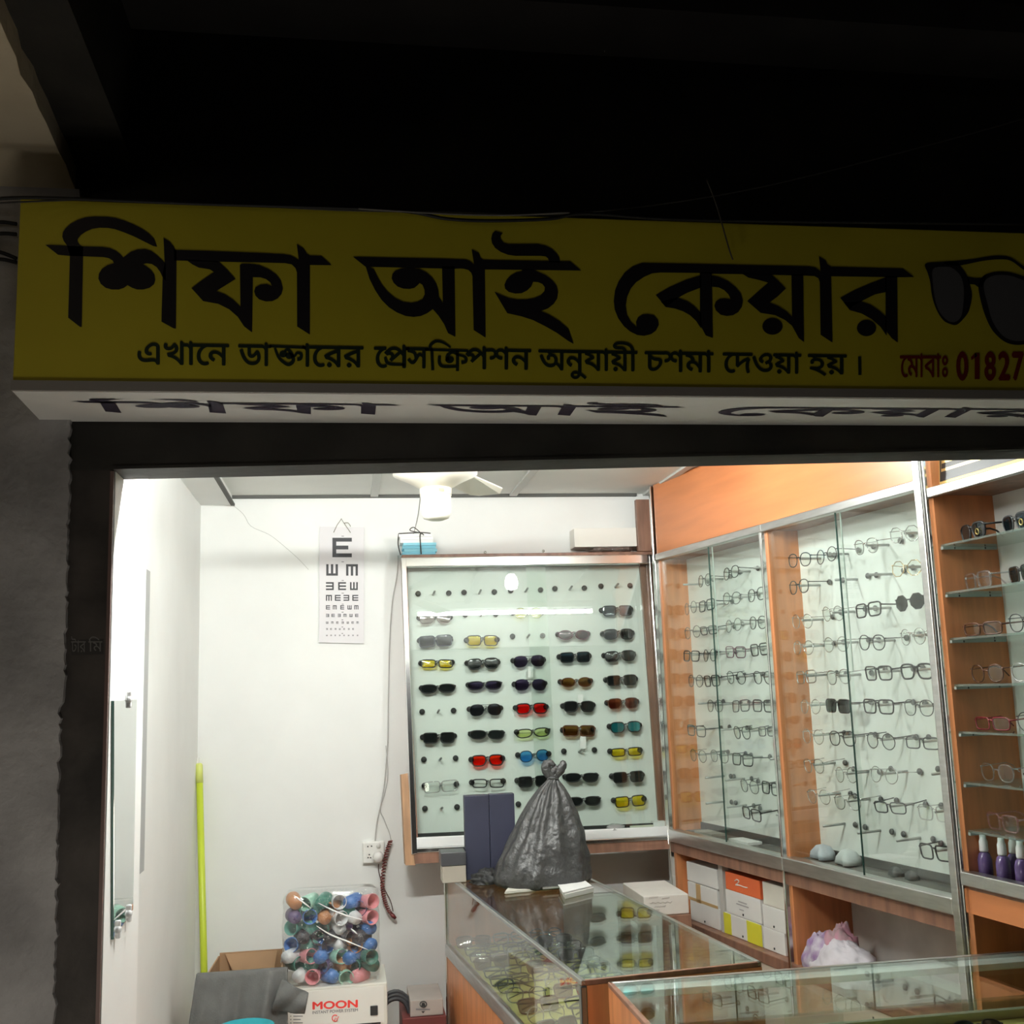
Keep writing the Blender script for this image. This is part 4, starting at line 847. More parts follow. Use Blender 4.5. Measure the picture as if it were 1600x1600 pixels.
for rows, cs, nm in ((FR_A, caseA, 'far'), (FR_B, caseB, 'near')):
    for ri, row in enumerate(rows):
        for ci, it in enumerate(row):
            u, v = it[0], it[1]; c = GA(u, v, F)
            b = c + NA * (BD - F)
            if ci == 3 and len(it) == 2 and nm == 'near': pass
            place_part('nose_rod', rodm, cs, b + np.array([0, 0, 0.006]), (0, 0, rotA))
            for sgn in (-1, 1):
                place_part('hole_plug', plugA, cs, b + DA * sgn * 0.066 + np.array([0, 0, 0.010]) - NA * 0.006, (R(180), 0, rotA)) if (ci > 0 or sgn > 0) and not (ci == 3 and sgn > 0 and nm == 'far') else None
            if len(it) > 2:
                sh, fcx, lcx = it[2:]
                dark = lcx != 'clear'
                lab = '%s %s %s, %s row down, %s from the wooden side, %s case' % (CW[fcx], SW[sh], 'sunglasses' if dark else 'spectacles', ORD[ri], ORD[ci], 'far spectacle' if nm == 'far' else 'near spectacle')
                glasses('sunglasses' if dark else 'eyeglasses', lab, 'sunglasses' if dark else 'glasses', 'frames in the %s spectacle case' % nm, sh, fcx, lcx, c,
                        (R(rnd.uniform(-4, 8)), R(rnd.uniform(-3, 3)), rotA + R(rnd.uniform(-5, 5))), 0.080, 1.2 if fcx == 'black' else 1.0)
# pouches and odds on the case floors
PLS = mat('pale_blue_pouch', (0.55, 0.60, 0.66), 0.6, vary=0.15, scale=30)
zfl = ZR1 - 0.006
for i, (u, sc, lab, m_) in enumerate(((1287, .74, 'pale blue soft pouch slumped beside the wooden side of the near case floor', PLS), (1325, .74, 'pale blue-white soft pouch lying second on the near case floor', mat('white_pouch', (0.62, 0.66, 0.66), 0.6)),
                                     (1400, .42, 'dark grey pouch lying small on the near case floor', mat('dark_pouch', (0.10, 0.10, 0.10), 0.7)), (1425, .38, 'second small dark pouch on the near case floor', mat('dark_pouch', (0.1, 0.1, 0.1), 0.7)))):
    s_ = sA(u, 1370 if i < 2 else 1400, 0.08); p = QA(s_, 0.085, zfl)
    one('soft_pouch', MB().lathe([(0.02 * sc, 0), (0.052 * sc, 0.006 * sc), (0.050 * sc, 0.035 * sc), (0.030 * sc, 0.062 * sc), (0.006, 0.068 * sc)], p, 16, wob=lambda k, a, i=i: (1.15 if abs(math.sin(a)) > .6 else .72) * (1 + .10 * math.sin(3 * a + k + i))), m_, lab, 'pouch', 'pouches on the near case floor')
for i, (u, lab) in enumerate(((1110, 'dull folded leaflet on the floor of the far spectacle case'), (1165, 'pale folded leaflet nearer the middle post in the far spectacle case'))):
    p = QA(sA(u, 1325, .07), 0.07, zfl)
    one('leaflet', MB().obox(p - DA * .07 - NA * .03 + np.array([0, 0, .0005]), DA * 0.14, NA * 0.06, (0, 0, 0.010)), [mat('dull_paper', (0.36, 0.34, 0.30), 0.7), PAPER][i], lab, 'leaflet')

# boxes in the niche under the far case
CARD = mat('white_carton', (0.78, 0.77, 0.74), 0.6, vary=0.04, scale=6); CARD2 = mat('cream_carton', (0.74, 0.71, 0.63), 0.6, vary=0.05)
ORC = mat('orange_carton', (0.75, 0.15, 0.05), 0.5); YEC = mat('yellow_carton', (0.72, 0.68, 0.05), 0.5); TAPE = mat('brown_tape', (0.55, 0.36, 0.16), 0.4)
def zo(x, y): return (1040 + x * .35, 1300 + y * .35)
def nbox(x0, x1, yt, yb_, m_, lab, dep=0.17, off=0.03, nm='cardboard_box', grp='boxes in the niche under the far case'):
    xm = (x0 + x1) / 2
    s0, s1 = sA(*zo(x0, (yt + yb_) / 2), off), sA(*zo(x1, (yt + yb_) / 2), off)
    z1 = GA(*zo(xm, yt), off)[2]; z0 = GA(*zo(xm, yb_), off)[2]
    z0 = max(z0, ZN0 + 0.001); t_ = thing(nm, lab, 'box', QA((s0 + s1) / 2, off + dep / 2, z0), grp)
    ca = boxA(s0 + .001, s1 - .001, off, off + dep, z0, z1).build('carton', m_, t_, bevel=0.002)
    return ca, s0, s1, z0, z1
hh = [GA(*zo(*p), .03)[2] for p in ((165, 165), (165, 260), (165, 345))]
bx = {}
bx[1] = nbox(95, 230, 150, 236, CARD, 'white box on top of the left stack in the far niche')
bx[2] = nbox(100, 230, 240, 322, CARD, 'white box with a brown tape band, middle of the left stack')
bx[3] = nbox(112, 240, 325, 430, CARD, 'plain white box at the bottom of the left stack')
t_, s0, s1, z0, z1 = bx[2]
boxA(s0 + (s1 - s0) * .30, s0 + (s1 - s0) * .45, 0.0288, 0.0302, z0, z1 + .0005).build('tape', TAPE, t_)
boxA(s0, s1, 0.0288, 0.0302, z0 + .002, z0 + (z1 - z0) * .18).build('tape', TAPE, t_)
bx[4] = nbox(268, 420, 197, 277, ORC, 'orange-red box with a white squiggle on top of the middle stack')
bx[5] = nbox(270, 424, 279, 385, CARD, 'white box with grey print between orange and yellow ones')
bx[6] = nbox(264, 430, 387, 502, CARD, 'white box with two yellow bands at the bottom of the middle stack')
t_, s0, s1, z0, z1 = bx[6]
for a, b_ in ((0.0, .2), (.62, 1.0)): boxA(s0 + (s1 - s0) * a + .0008, s0 + (s1 - s0) * b_ - .0008, 0.0286, 0.0302, z0 + .001, z1 - .001).build('yellow_band', YEC, t_)
t_, s0, s1, z0, z1 = bx[4]
MB().tube(spline([QA(s0 + (s1 - s0) * a, 0.0285, z0 + (z1 - z0) * b_) for a, b_ in ((.30, .62), (.36, .72), (.42, .66), (.36, .48), (.32, .40), (.44, .44), (.56, .42), (.66, .44))], 4), 0.0022, 5).build('squiggle', PAPER, t_)
t_, s0, s1, z0, z1 = bx[5]
for a, b_, q in ((.38, .62, .62), (.32, .66, .50), (.40, .52, .30)): boxA(s0 + (s1 - s0) * a, s0 + (s1 - s0) * b_, 0.0288, 0.0302, z0 + (z1 - z0) * q, z0 + (z1 - z0) * (q + .05)).build('print_line', mat('grey_print', (0.42, 0.40, 0.40), 0.6), t_)
bx[7] = nbox(434, 532, 234, 336, CARD2, 'cream box on top of the right stack beside the middle post')
bx[8] = nbox(434, 532, 338, 438, CARD, 'white box in the middle of the right stack beside the post')
bx[9] = nbox(438, 534, 440, 565, CARD, 'white box at the bottom of the right stack beside the post')
for k in (3, 5, 6, 8, 9):
    t_, s0, s1, z0, z1 = bx[k]
    MB().lathe([(0.004, 0), (0.004, 0.003)], QA((s0 + s1) / 2, 0.0275, z0 + 0.012), 8, 'x').build('finger_hole', MATTEBLACK, t_)
sp0, sp1 = sA(*zo(243, 300), .03), sA(*zo(261, 300), .03)
one('divider_post', boxA(sp0, sp1, 0.029, 0.055, ZN0 + .0005, ZW - .0005), mat('pale_grey_post', (0.52, 0.51, 0.48), 0.5), 'pale grey upright divider between the box stacks in the far niche', 'post')

# bundle of cloth in the niche under the near case
def lump(c, rx, ry, rz, seed, nu=40, nv=22, amp=.16, fr=3.0):
    m = MB()
    def fn(a, b):
        th = a * 2 * math.pi; ph = b * math.pi / 2
        d = Vector((math.cos(th) * math.sin(ph), math.sin(th) * math.sin(ph), math.cos(ph)))
        q = 1 + amp * noise.noise(d * fr + Vector((seed, 0, 0))) + amp * .7 * abs(noise.noise(d * fr * 2.6 + Vector((0, seed, 0))))
        return (c[0] + rx * d.x * q, c[1] + ry * d.y * q, c[2] + max(0, rz * d.z * q))
    return m.grid(fn, nu, nv)
pc = QA(sA(1310, 1485, 0.06), 0.06, ZN0)
bn = thing('cloth_bundle', 'crumpled white and purple cloth bundle in the niche under the near case', 'cloth', pc)
ztop = GA(1315, 1455, 0.06)[2] - ZN0
lump(pc + DA * .03, .085, .17, ztop * .80, 1.3, amp=.14, fr=2.4).build('white_cloth', mat('white_cloth', (0.58, 0.55, 0.59), 0.8, vary=.08, scale=20), bn)
lump(pc - DA * .075 - NA * .012, .06, .07, ztop * .80, 4.1, amp=.17, fr=2.6).build('print_cloth', mat('purple_print', (0.64, 0.58, 0.66), 0.8, scale=26, vary=.2, col2=(0.25, 0.14, 0.30)), bn)
lump(pc - DA * .01 + NA * .02, .06, .08, ztop, 7.7, amp=.22, fr=2.6).build('taupe_cloth', mat('taupe_cloth', (0.42, 0.33, 0.33), 0.8, scale=20, vary=.15, col2=(0.50, 0.22, 0.30)), bn)

# ------------------------------------------------------------------ open shelf case nearest the street
D3 = ray(326, 1050)[:2]; D3 = -D3 / np.hypot(*D3)
DC = np.array([D3[0], D3[1], 0]); NC = np.array([-D3[1], D3[0], 0]); NC = NC if NC[0] > 0 else -NC
PC = PA + DA * (S2 + 0.036); PC[2] = 0
def GC(u, v, off=0.0): return onP(u, v, PC + NC * off, NC)
def sC(u, v, off=0.0): return float((GC(u, v, off) - PC - NC * off) @ DC)
def QC(s, off, z): p = PC + DC * s + NC * off; return np.array([p[0], p[1], z])
def boxC(s0, s1, o0, o1, z0, z1, mb=None):
    return (mb or MB()).hexa([QC(s0, o0, z0), QC(s1, o0, z0), QC(s1, o1, z0), QC(s0, o1, z0), QC(s0, o0, z1), QC(s1, o0, z1), QC(s1, o1, z1), QC(s0, o1, z1)])
CE = 0.46; CD = 0.20
zct = GC(1475, 756)[2]; zcr1 = GC(1545, 1369)[2]; zcr0 = zcr1 - 0.036
sc_ = thing('shelf_case', 'open wooden case of glass shelves with eyeglasses, nearest the street', 'shelf case', QC(CE / 2, .1, 0))
boxC(0.0, 0.016, 0.004, CD, 0.50, ZC - 0.002).build('side_panel', WOODV, sc_)
boxC(CE - .016, CE, 0.004, CD, 0.945, ZC - .002).build('side_panel', WOODV, sc_)
boxC(0.016, CE - .016, CD, CD + .01, 0.945, ZC - .002).build('back_panel', BOARD2, sc_)
boxC(0.0, CE, -0.008, 0.012, zct - 0.028, zct).build('top_rail', ALU, sc_, bevel=0.003)
boxC(0.016, CE - .016, 0.0, CD, zct - 0.020, zct - .002).build('top_board', BROWN, sc_)
boxC(-0.004, 0.006, -0.012, 0.008, 0.50, ZC - .002).build('post', CHROME, sc_, bevel=0.003)
boxC(0.0, CE, -0.014, 0.02, zcr0, zcr1).build('bottom_rail', ALU, sc_, bevel=0.003)
boxC(0.016, CE - .016, 0.0, CD, zcr0 - .01, zcr0 + .006).build('case_floor', BROWN, sc_)
zap = GC(1560, 1440)[2]
boxC(0.0, CE, 0.002, 0.018, zap, zcr0 - .006).build('apron', WOOD, sc_)
SHV = []
for k, (u, v) in enumerate(((1473, 849), (1481, 924), (1489, 996), (1496, 1069), (1504, 1143), (1513, 1223), (1520, 1299))):
    z = GC(u + 8, v, 0.015)[2]; SHV.append(z)
    boxC(0.018, CE - .018, 0.012, CD - .002, z - 0.006, z).build('glass_shelf', SHELFGLASS, sc_)
    br_ = boxC(0.0165, 0.026, 0.012, CD - .01, z - 0.014, z - 0.0062).build('shelf_bracket', mat('clear_bracket', (0.35, 0.40, 0.37), 0.2), sc_)
    for o_ in (0.05, 0.15): MB().lathe([(0.003, 0), (0.003, 0.002)], QC(0.0262, o_, z - 0.010), 8, 'y').build('bracket_screw', MATTEBLACK, sc_)
boxC(0.016, CE - .016, CD - .006, CD, 0.95, zap + .02).build('niche_back', BROWN, sc_)
rotC = math.atan2(NC[1], NC[0]) - math.pi / 2
CI = [ # shelf, u, frame, shape, lens, words, turn
 (0, 1507, 'black', 'wayfarer', 'dark', 'glossy black sunglasses with a gold sticker', -12), (0, 1585, 'grey', 'wayfarer', 'steel', 'large grey-green sunglasses with a gold sticker', -12),
 (1, 1508, 'clear', 'square', 'clear', 'clear acrylic glasses', -10), (1, 1570, 'gunmetal', 'square', 'smoke', 'dark square sunglasses', -14),
 (2, 1517, 'brown', 'rect', 'clear', 'thin brown eyeglasses with long arms', 6), (2, 1600, 'gunmetal', 'panto', 'clear', 'dark-rimmed eyeglasses at the frame edge', 0),
 (3, 1531, 'brown', 'panto', 'clear', 'rounded brown half-clear eyeglasses', 0), (3, 1592, 'silver', 'panto', 'clear', 'thin silver eyeglasses', 8),
 (4, 1538, 'red', 'rect', 'clear', 'maroon rectangular eyeglasses', 0), (4, 1594, 'gunmetal', 'round', 'clear', 'dark round eyeglasses', 8),
 (5, 1553, 'clear', 'panto', 'clear', 'clear rounded eyeglasses', 0), (5, 1604, 'black', 'rect', 'clear', 'black-armed eyeglasses', 0),
 (6, 1563, 'pink', 'square', 'clear', 'pinkish clear eyeglasses', -6), (6, 1610, 'clear', 'rect', 'clear', 'clear narrow eyeglasses', 0)]
for (k, u, fcx, sh, lcx, wd, turn) in CI:
    z = SHV[k]; off = 0.055
    vv = px_v = None
    s_ = sC(u, 849 + 75 * k, off)
    s_ = max(s_, 0.096) if u < 1566 else max(s_, 0.262)
    b_ = SHAPES[sh][1]
    dark = lcx != 'clear'
    g = glasses('sunglasses' if dark else 'eyeglasses', '%s on the %s glass shelf from the top' % (wd, ORD[k]), 'sunglasses' if dark else 'glasses', 'glasses on the shelf case', sh, fcx, lcx,
            QC(s_, off, z + b_ + 0.004), (R(4), 0, rotC + R(turn)), 0.12, 1.3 if fcx in ('black', 'clear', 'pink', 'brown') else 1.0, hook=True)
    if k == 0:
        cx = SHAPES[sh][4]
        rg = MB().tube([(cx + 0.008 * math.cos(a * .5236), -0.0036, -0.004 + 0.008 * math.sin(a * .5236)) for a in range(12)], 0.0016, 5, closed=True).mesh('gold_sticker'); rg.materials.append(mat('gold_foil', (0.7, 0.55, 0.2), 0.3, 1.0))
        q = bpy.data.objects.new('gold_sticker', rg); q.parent = g; COL.objects.link(q)
# spray bottles
LIQ = mat('violet_liquid', (0.10, 0.065, 0.17), 0.12, vary=.15, scale=10); CAPW = mat('white_pump', (0.82, 0.83, 0.83), 0.35)
prof = [(0.015, 0), (0.0185, 0.003), (0.0185, 0.060), (0.014, 0.074), (0.0075, 0.080)]
bzs = zcr0 + 0.0065
for i, (u, off) in enumerate(((1539, 0.045), (1567, 0.045), (1585, 0.09), (1596, 0.05), (1556, 0.11))):
    p = QC(sC(u, 1345, off), off, bzs)
    b_ = thing('spray_bottle', ['nearest the wooden side, front row', 'second in the front row', 'between the front bottles, behind', 'third in the front row', 'behind the first two'][i] + ': violet lens-cleaner bottle with white cap', 'bottle', p, 'lens cleaner bottles on the case floor')
    MB().lathe(prof, p, 18).build('bottle_body', LIQ, b_)
    MB().lathe([(0.0105, 0.079), (0.0115, 0.083), (0.011, 0.105), (0.0085, 0.112), (0.008, 0.122)], p, 16).build('spray_cap', CAPW, b_)
# framed picture standing on the case
pf = thing('picture_frame', 'black and gold picture frame leaning on top of the shelf case', 'picture frame', QC(.2, .06, zct))
f0, f1 = 0.015, CE - .05
def pfq(a, b_, c, d, o_): return boxC(a, b_, o_, o_ + .012, c, d)
zf0, zf1 = zct + 0.002, ZC - 0.012
MB().slab([QC(f0, .03, zf0), QC(f1, .03, zf0), QC(f1, .06, zf1), QC(f0, .06, zf1)], NC * .015).build('frame', BLACK, pf)
pff = pf.children[0]
def fl_(a, b_, o_=0.0): return QC(f0 + (f1 - f0) * a, .03 + .03 * b_ - o_, zf0 + (zf1 - zf0) * b_)
GOLDP = mat('gold_trim', (0.75, 0.58, 0.25), 0.3, 0.8)
for (e, nm, m_, o_) in ((.0, 'outer_gold', mat('pale_gold', (0.70, 0.52, 0.18), 0.4, 0.3), 0.002), (.045, 'black_band', BLACK, 0.003), (.13, 'inner_gold', GOLDP, 0.004), (.155, 'black_band', BLACK, 0.005), (.20, 'inner_gold', GOLDP, 0.006), (.225, 'picture', mat('picture_blue', (0.35, 0.45, 0.52), 0.5, vary=.4, scale=25), 0.007)):
    ex = e * .22; MB().slab([fl_(ex, e), fl_(1 - ex, e), fl_(1 - ex, 1.0), fl_(ex, 1.0)], NC * 0) if 0 else MB().slab([fl_(ex, e, o_), fl_(1 - ex, e, o_), fl_(1 - ex, .995, o_), fl_(ex, .995, o_)], NC * .0015).build(nm, m_, pff)

# ================================================================== the two glass counters
ZK = 0.92
NL, NR, FL = onZ(908, 1533, ZK), onZ(1190, 1503, ZK), onZ(693, 1362, ZK)
KA, KB = FL - NL, NR - NL
KA_n, KB_n = KA / np.linalg.norm(KA), KB / np.linalg.norm(KB); LA, LB = np.linalg.norm(KA), np.linalg.norm(KB)
def K(a, b, z): p = NL + KA_n * a + KB_n * b; return np.array([p[0], p[1], z])
def boxK(a0, a1, b0, b1, z0, z1, mb=None):
    return (mb or MB()).hexa([K(a0, b0, z0), K(a1, b0, z0), K(a1, b1, z0), K(a0, b1, z0), K(a0, b0, z1), K(a1, b0, z1), K(a1, b1, z1), K(a0, b1, z1)])
nK = np.array([-KA_n[1], KA_n[0], 0]); 
zk1 = onP(705, 1483, NL, nK)[2]; zk0 = zk1 - 0.045
ct = thing('glass_counter', 'long glass-topped display counter running towards the back wall', 'counter', K(LA / 2, LB / 2, 0))
boxK(0.004, LA - .004, 0.004, LB - .004, ZK - 0.006, ZK).build('glass_top', GLASSTOP, ct)
boxK(0.02, LA - .01, 0.002, 0.006, zk1, ZK - 0.008).build('side_glass', GLASS, ct)
boxK(0.02, LA - .01, LB - .006, LB - .002, zk1, ZK - 0.008).build('side_glass', GLASS, ct)
for b0, b1 in ((0, 0.012), (LB - .012, LB)): boxK(0, LA, b0 - .001, b1, ZK - 0.010, ZK + 0.001).build('edge_trim', ALU, ct, bevel=0.002)
boxK(0, 0.010, 0, LB, ZK - 0.012, ZK + 0.001).build('edge_trim', BROWN, ct, bevel=0.002)
boxK(LA - .01, LA, 0, LB, ZK - 0.012, ZK + 0.001).build('edge_trim', ALU, ct, bevel=0.002)
boxK(0, 0.018, 0.014, LB, 0.0, ZK - 0.012).build('front_panel', WOODV, ct)
boxK(LA - .018, LA, 0.0, LB, 0.0, ZK - 0.012).build('end_panel', WOODV, ct)
boxK(-0.002, 0.016, -0.003, 0.014, 0.0, ZK - 0.012).build('corner_post', mat('dark_chrome', (0.22, 0.24, 0.24), 0.2, 0.9), ct, bevel=0.003)
boxK(LA - .022, LA - .006, -0.003, 0.012, 0.0, ZK - 0.012).build('corner_post', CHROME, ct, bevel=0.003)
boxK(0.016, LA - .02, -0.004, 0.02, zk0, zk1).build('side_rail', ALU, ct, bevel=0.004)
boxK(0.016, LA - .02, LB - .02, LB + .004, zk0, zk1).build('side_rail', ALU, ct, bevel=0.004)
boxK(0.016, LA - .02, 0.004, 0.02, 0.0, zk0).build('side_panel', WOODV, ct)
boxK(0.016, LA - .02, LB - .02, LB - .004, 0.0, zk0).build('side_panel', WOODV, ct)
boxK(0.018, LA - .018, 0.02, LB - .02, zk1 - 0.03, zk1 - 0.012).build('tray', mat('yellow_green_felt', (0.52, 0.50, 0.16), 0.9, vary=.15, scale=14), ct)
# frames laid out in rows in the long counter
ztr = zk1 - 0.012
cc_ = [('square', 'black', 'clear'), ('rect', 'gunmetal', 'clear'), ('panto', 'gunmetal', 'clear'), ('square', 'gunmetal', 'smoke'), ('rect', 'black', 'clear'), ('round', 'silver', 'clear'), ('square', 'brown', 'taupe'), ('panto', 'black', 'grey')]
for i in range(15):
    for j in range(3):
        a = 0.075 + i * 0.112 + rnd.uniform(-.008, .008); b = 0.095 + j * 0.148 + rnd.uniform(-.008, .008)
        if a > LA - .08: continue
        sh, fcx, lcx = cc_[rnd.randrange(len(cc_))]
        glasses('eyeglasses', 'dark-framed eyeglasses lying folded on the yellow-green felt in the long glass counter', 'glasses', 'frames laid out in the long counter', sh, fcx, lcx,
                K(a, b, ztr + SHAPES[sh][1] + .004), (R(-28), 0, rotA + R(90) * 0 + math.atan2(KB_n[1], KB_n[0]) - rotA + R(rnd.uniform(-14, 14))), 0.10, 1.3, fold=True)
# second counter across the shop mouth
BLc = onZ(950, 1535, ZK); X20 = BLc[0]; Y21 = min(BLc[1], NL[1] - 0.03); Y20 = YF + 0.035; X21 = 1.80
c2 = thing('glass_counter', 'wide glass-topped display counter across the shop opening', 'counter', (1.1, 2.5, 0))
MB().box((X20 + .004, Y20 + .004, ZK - .006), (X21 - .004, Y21 - .004, ZK)).build('glass_top', GLASSTOP, c2)
MB().box((X20, Y20, 0), (X20 + .018, Y21, ZK - .007)).build('side_panel', WOODV, c2)
MB().box((X21 - .018, Y20, 0), (X21, Y21, ZK - .007)).build('side_panel', WOODV, c2)
MB().box((X20 - .001, Y20, ZK - .010), (X20 + .010, Y21, ZK + .0015)).build('edge_trim', BROWN, c2, bevel=0.002)
MB().box((X20, Y21 - .012, ZK - .012), (X21, Y21 + .001, ZK + .0015)).build('edge_trim', ALU, c2, bevel=0.002)
MB().box((X20 + .018, Y21 - .062, ZK - .024), (X21 - .018, Y21 - .012, ZK - .0075)).build('back_rail', WHITEALU, c2, bevel=0.002)
MB().box((X20 + .018, Y21 - .022, 0), (X21 - .018, Y21 - .004, 0.79)).build('back_panel', mat('pale_green_board', (0.55, 0.60, 0.46), 0.6), c2)
MB().box((X20 + .018, Y21 - .016, 0.79), (X21 - .018, Y21 - .011, ZK - .012)).build('back_glass', GLASS, c2)
MB().box((X20 + .018, Y20, 0), (X21 - .018, Y20 + .018, 0.62)).build('front_panel', WOOD, c2)
MB().box((X20 + .018, Y20 + .002, 0.62), (X21 - .018, Y20 + .006, ZK - .008)).build('front_glass', GLASS, c2)
MB().box((X20 + .018, Y20 + .018, 0.755), (X21 - .018, Y21 - .022, 0.77)).build('tray', MATS['yellow_green_felt'], c2)
xs_ = onZ(1243, 1530, ZK)[0]
MB().box((xs_ - .006, Y20 + .02, 0.771), (xs_ + .006, Y21 - .02, ZK - .008)).build('divider', GLASS, c2)
for i in range(6):
    for j in range(2):
        sh, fcx, lcx = cc_[rnd.randrange(len(cc_))]
        glasses('eyeglasses', 'dark-framed eyeglasses lying folded on the felt in the counter across the opening', 'glasses', 'frames laid out in the wide counter', sh, fcx, lcx,
                (X20 + .11 + i * .152 + rnd.uniform(-.01, .01), Y20 + .075 + j * .14 + rnd.uniform(-.01, .01), .776 + SHAPES[sh][1] * .6), (R(-55), 0, R(rnd.uniform(-14, 14))), 0.10, 1.3, fold=True)

# ------------------------------------------------------------------ on the long counter
za = ZK + 0.0012
def on(u, v): return onZ(u, v, za)
# tied black bag
b0 = on(778, 1384); b1 = on(922, 1380); bc = np.array([(b0[0] + b1[0]) / 2, on(852, 1392)[1] + 0.13, za])
rx = (onY(924, 1380, bc[1])[0] - onY(776, 1380, bc[1])[0]) / 2 * 1.03; bc[0] = (onY(921, 1380, bc[1])[0] + onY(779, 1380, bc[1])[0]) / 2
zn = onY(865, 1216, bc[1])[2] - za; xn = onY(864, 1216, bc[1])[0] - bc[0]
bg = thing('bin_bag', 'black plastic bag tied at the neck standing on the long counter', 'bag', bc)
BAGM = mat('black_bag_plastic', (0.045, 0.045, 0.045), 0.36, bump=1.0, bscale=34, spec=0.5)
prof = [(.02, 0), (.80, 0.0), (.97, .03), (1.0, .09), (.97, .16), (.90, .27), (.82, .38), (.72, .50), (.61, .62), (.49, .73), (.37, .83), (.25, .91), (.15, .965), (.10, 1.0), (.09, 1.015)]
PRF = [];
for q in spline([(a, b, 0) for a, b in prof], 3): PRF.append((max(q[0], .02), q[1]))
m = MB(); NA_ = 96; vs = []
for r_, h in PRF:
    for k in range(NA_):
        a = 2 * math.pi * k / NA_; hh_ = max(0, min(1, h))
        pl = 1 + (0.03 + .16 * hh_ ** 1.5) * math.sin(13 * a + 1.2 * math.sin(3 * a)) * (.5 + .5 * noise.noise(Vector((math.cos(a) * 2, math.sin(a) * 2, 3)))) + .07 * noise.noise(Vector((math.cos(a) * 1.6, math.sin(a) * 1.6, h * 3)))
        pl += .05 * noise.noise(Vector((math.cos(a) * 5, math.sin(a) * 5, h * 9)))
        vs.append((bc[0] + xn * hh_ ** 1.3 + rx * r_ * pl * math.cos(a), bc[1] + rx * .80 * r_ * pl * math.sin(a), za + zn * max(0, h) + (0.0 if h < .02 else .012 * noise.noise(Vector((a * 2, h * 4, 1))) * (1 - hh_))))
fs = []
for i in range(len(PRF) - 1):
    for k in range(NA_): fs.append((i * NA_ + k, i * NA_ + (k + 1) % NA_, (i + 1) * NA_ + (k + 1) % NA_, (i + 1) * NA_ + k))
fs.append(tuple(range(NA_))[::-1]); fs.append(tuple((len(PRF) - 1) * NA_ + k for k in range(NA_)))
m.add(vs, fs, True); m.build('bag_body', BAGM, bg)
nk = np.array([bc[0] + xn, bc[1], za + zn])
MB().tube([(nk[0] + .017 * math.cos(a * .5236), nk[1] + .015 * math.sin(a * .5236), nk[2] + .002 * math.sin(a)) for a in range(12)], 0.006, 7, closed=True).build('tied_neck', BAGM, bg)
for pts, rad in (([(866, 1216), (858, 1210), (854, 1203), (853, 1196), (859, 1192), (867, 1197)], [.012, .016, .019, .017, .013, .008]),
                 ([(864, 1216), (870, 1210), (876, 1202), (880, 1194), (877, 1189)], [.012, .015, .017, .014, .007]),
                 ([(862, 1214), (866, 1204), (871, 1198)], [.012, .016, .008])):
    P = spline([onY(u, v, bc[1] - .004) for u, v in pts], 3)
    m = MB().tube(P, list(np.interp(np.linspace(0, 1, len(P)), np.linspace(0, 1, len(rad)), rad)), 14)
    m.v = [(x, bc[1] + (y - bc[1]) * .7 + .004 * noise.noise(Vector((x * 90, y * 90, z * 90))), z + .004 * noise.noise(Vector((z * 120, x * 120, y * 50)))) for x, y, z in m.v]
    m.build('knot_ear', BAGM, bg)
# navy box standing behind
fy = bc[1] + 0.17
fq = [onY(728, 1352, fy), onY(807, 1352, fy), onY(805, 1240, fy), onY(729, 1244, fy)]
nvx0, nvx1 = fq[0][0], fq[1][0]; zft = fq[2][2]
nv = thing('navy_carton', 'tall dark navy box standing beside the black bag on the counter', 'box', ((nvx0 + nvx1) / 2, fy, za))
NAVY = mat('navy_card', (0.028, 0.030, 0.055), 0.5, vary=.12, scale=5)
xmid = nvx0 + (nvx1 - nvx0) * .49
MB().box((nvx0, fy, za + .001), (xmid - .0008, fy + .045, zft)).build('left_leaf', NAVY, nv, bevel=0.002)
MB().box((xmid + .0008, fy + .002, za + .001), (nvx1, fy + .045, zft + .001)).build('right_leaf', NAVY, nv, bevel=0.002)
# stack beside it
s0 = on(688, 1356); sx = onY(690, 1340, fy - .01)[0]
zs1 = onY(700, 1331, fy - .02)[2]
one('grey_carton', MB().box((onY(690, 1350, fy)[0], fy - .03, za), (nvx0 - .003, fy + .06, za + (zs1 - za) * .55)), mat('tan_card', (0.40, 0.36, 0.30), 0.6), 'low grey-brown carton at the far end of the counter', 'box', bevel=0.002)
one('black_case', MB().box((onY(688, 1350, fy)[0], fy - .034, za + (zs1 - za) * .55 + .0005), (nvx0 - .002, fy + .065, zs1)), mat('dark_grey_case', (0.06, 0.06, 0.065), 0.35), 'flat dark grey case lying on the low carton at the counter end', 'case', bevel=0.003)
kb0, kb1 = on(742, 1385), on(775, 1362)
one('black_pouch', lump((on(757, 1380)[0] + .01, on(757, 1383)[1] + .05, za), .055, .05, .045, 9.1, amp=.3), MATTEBLACK, 'low black pouch lying between the navy box and the black bag', 'pouch')
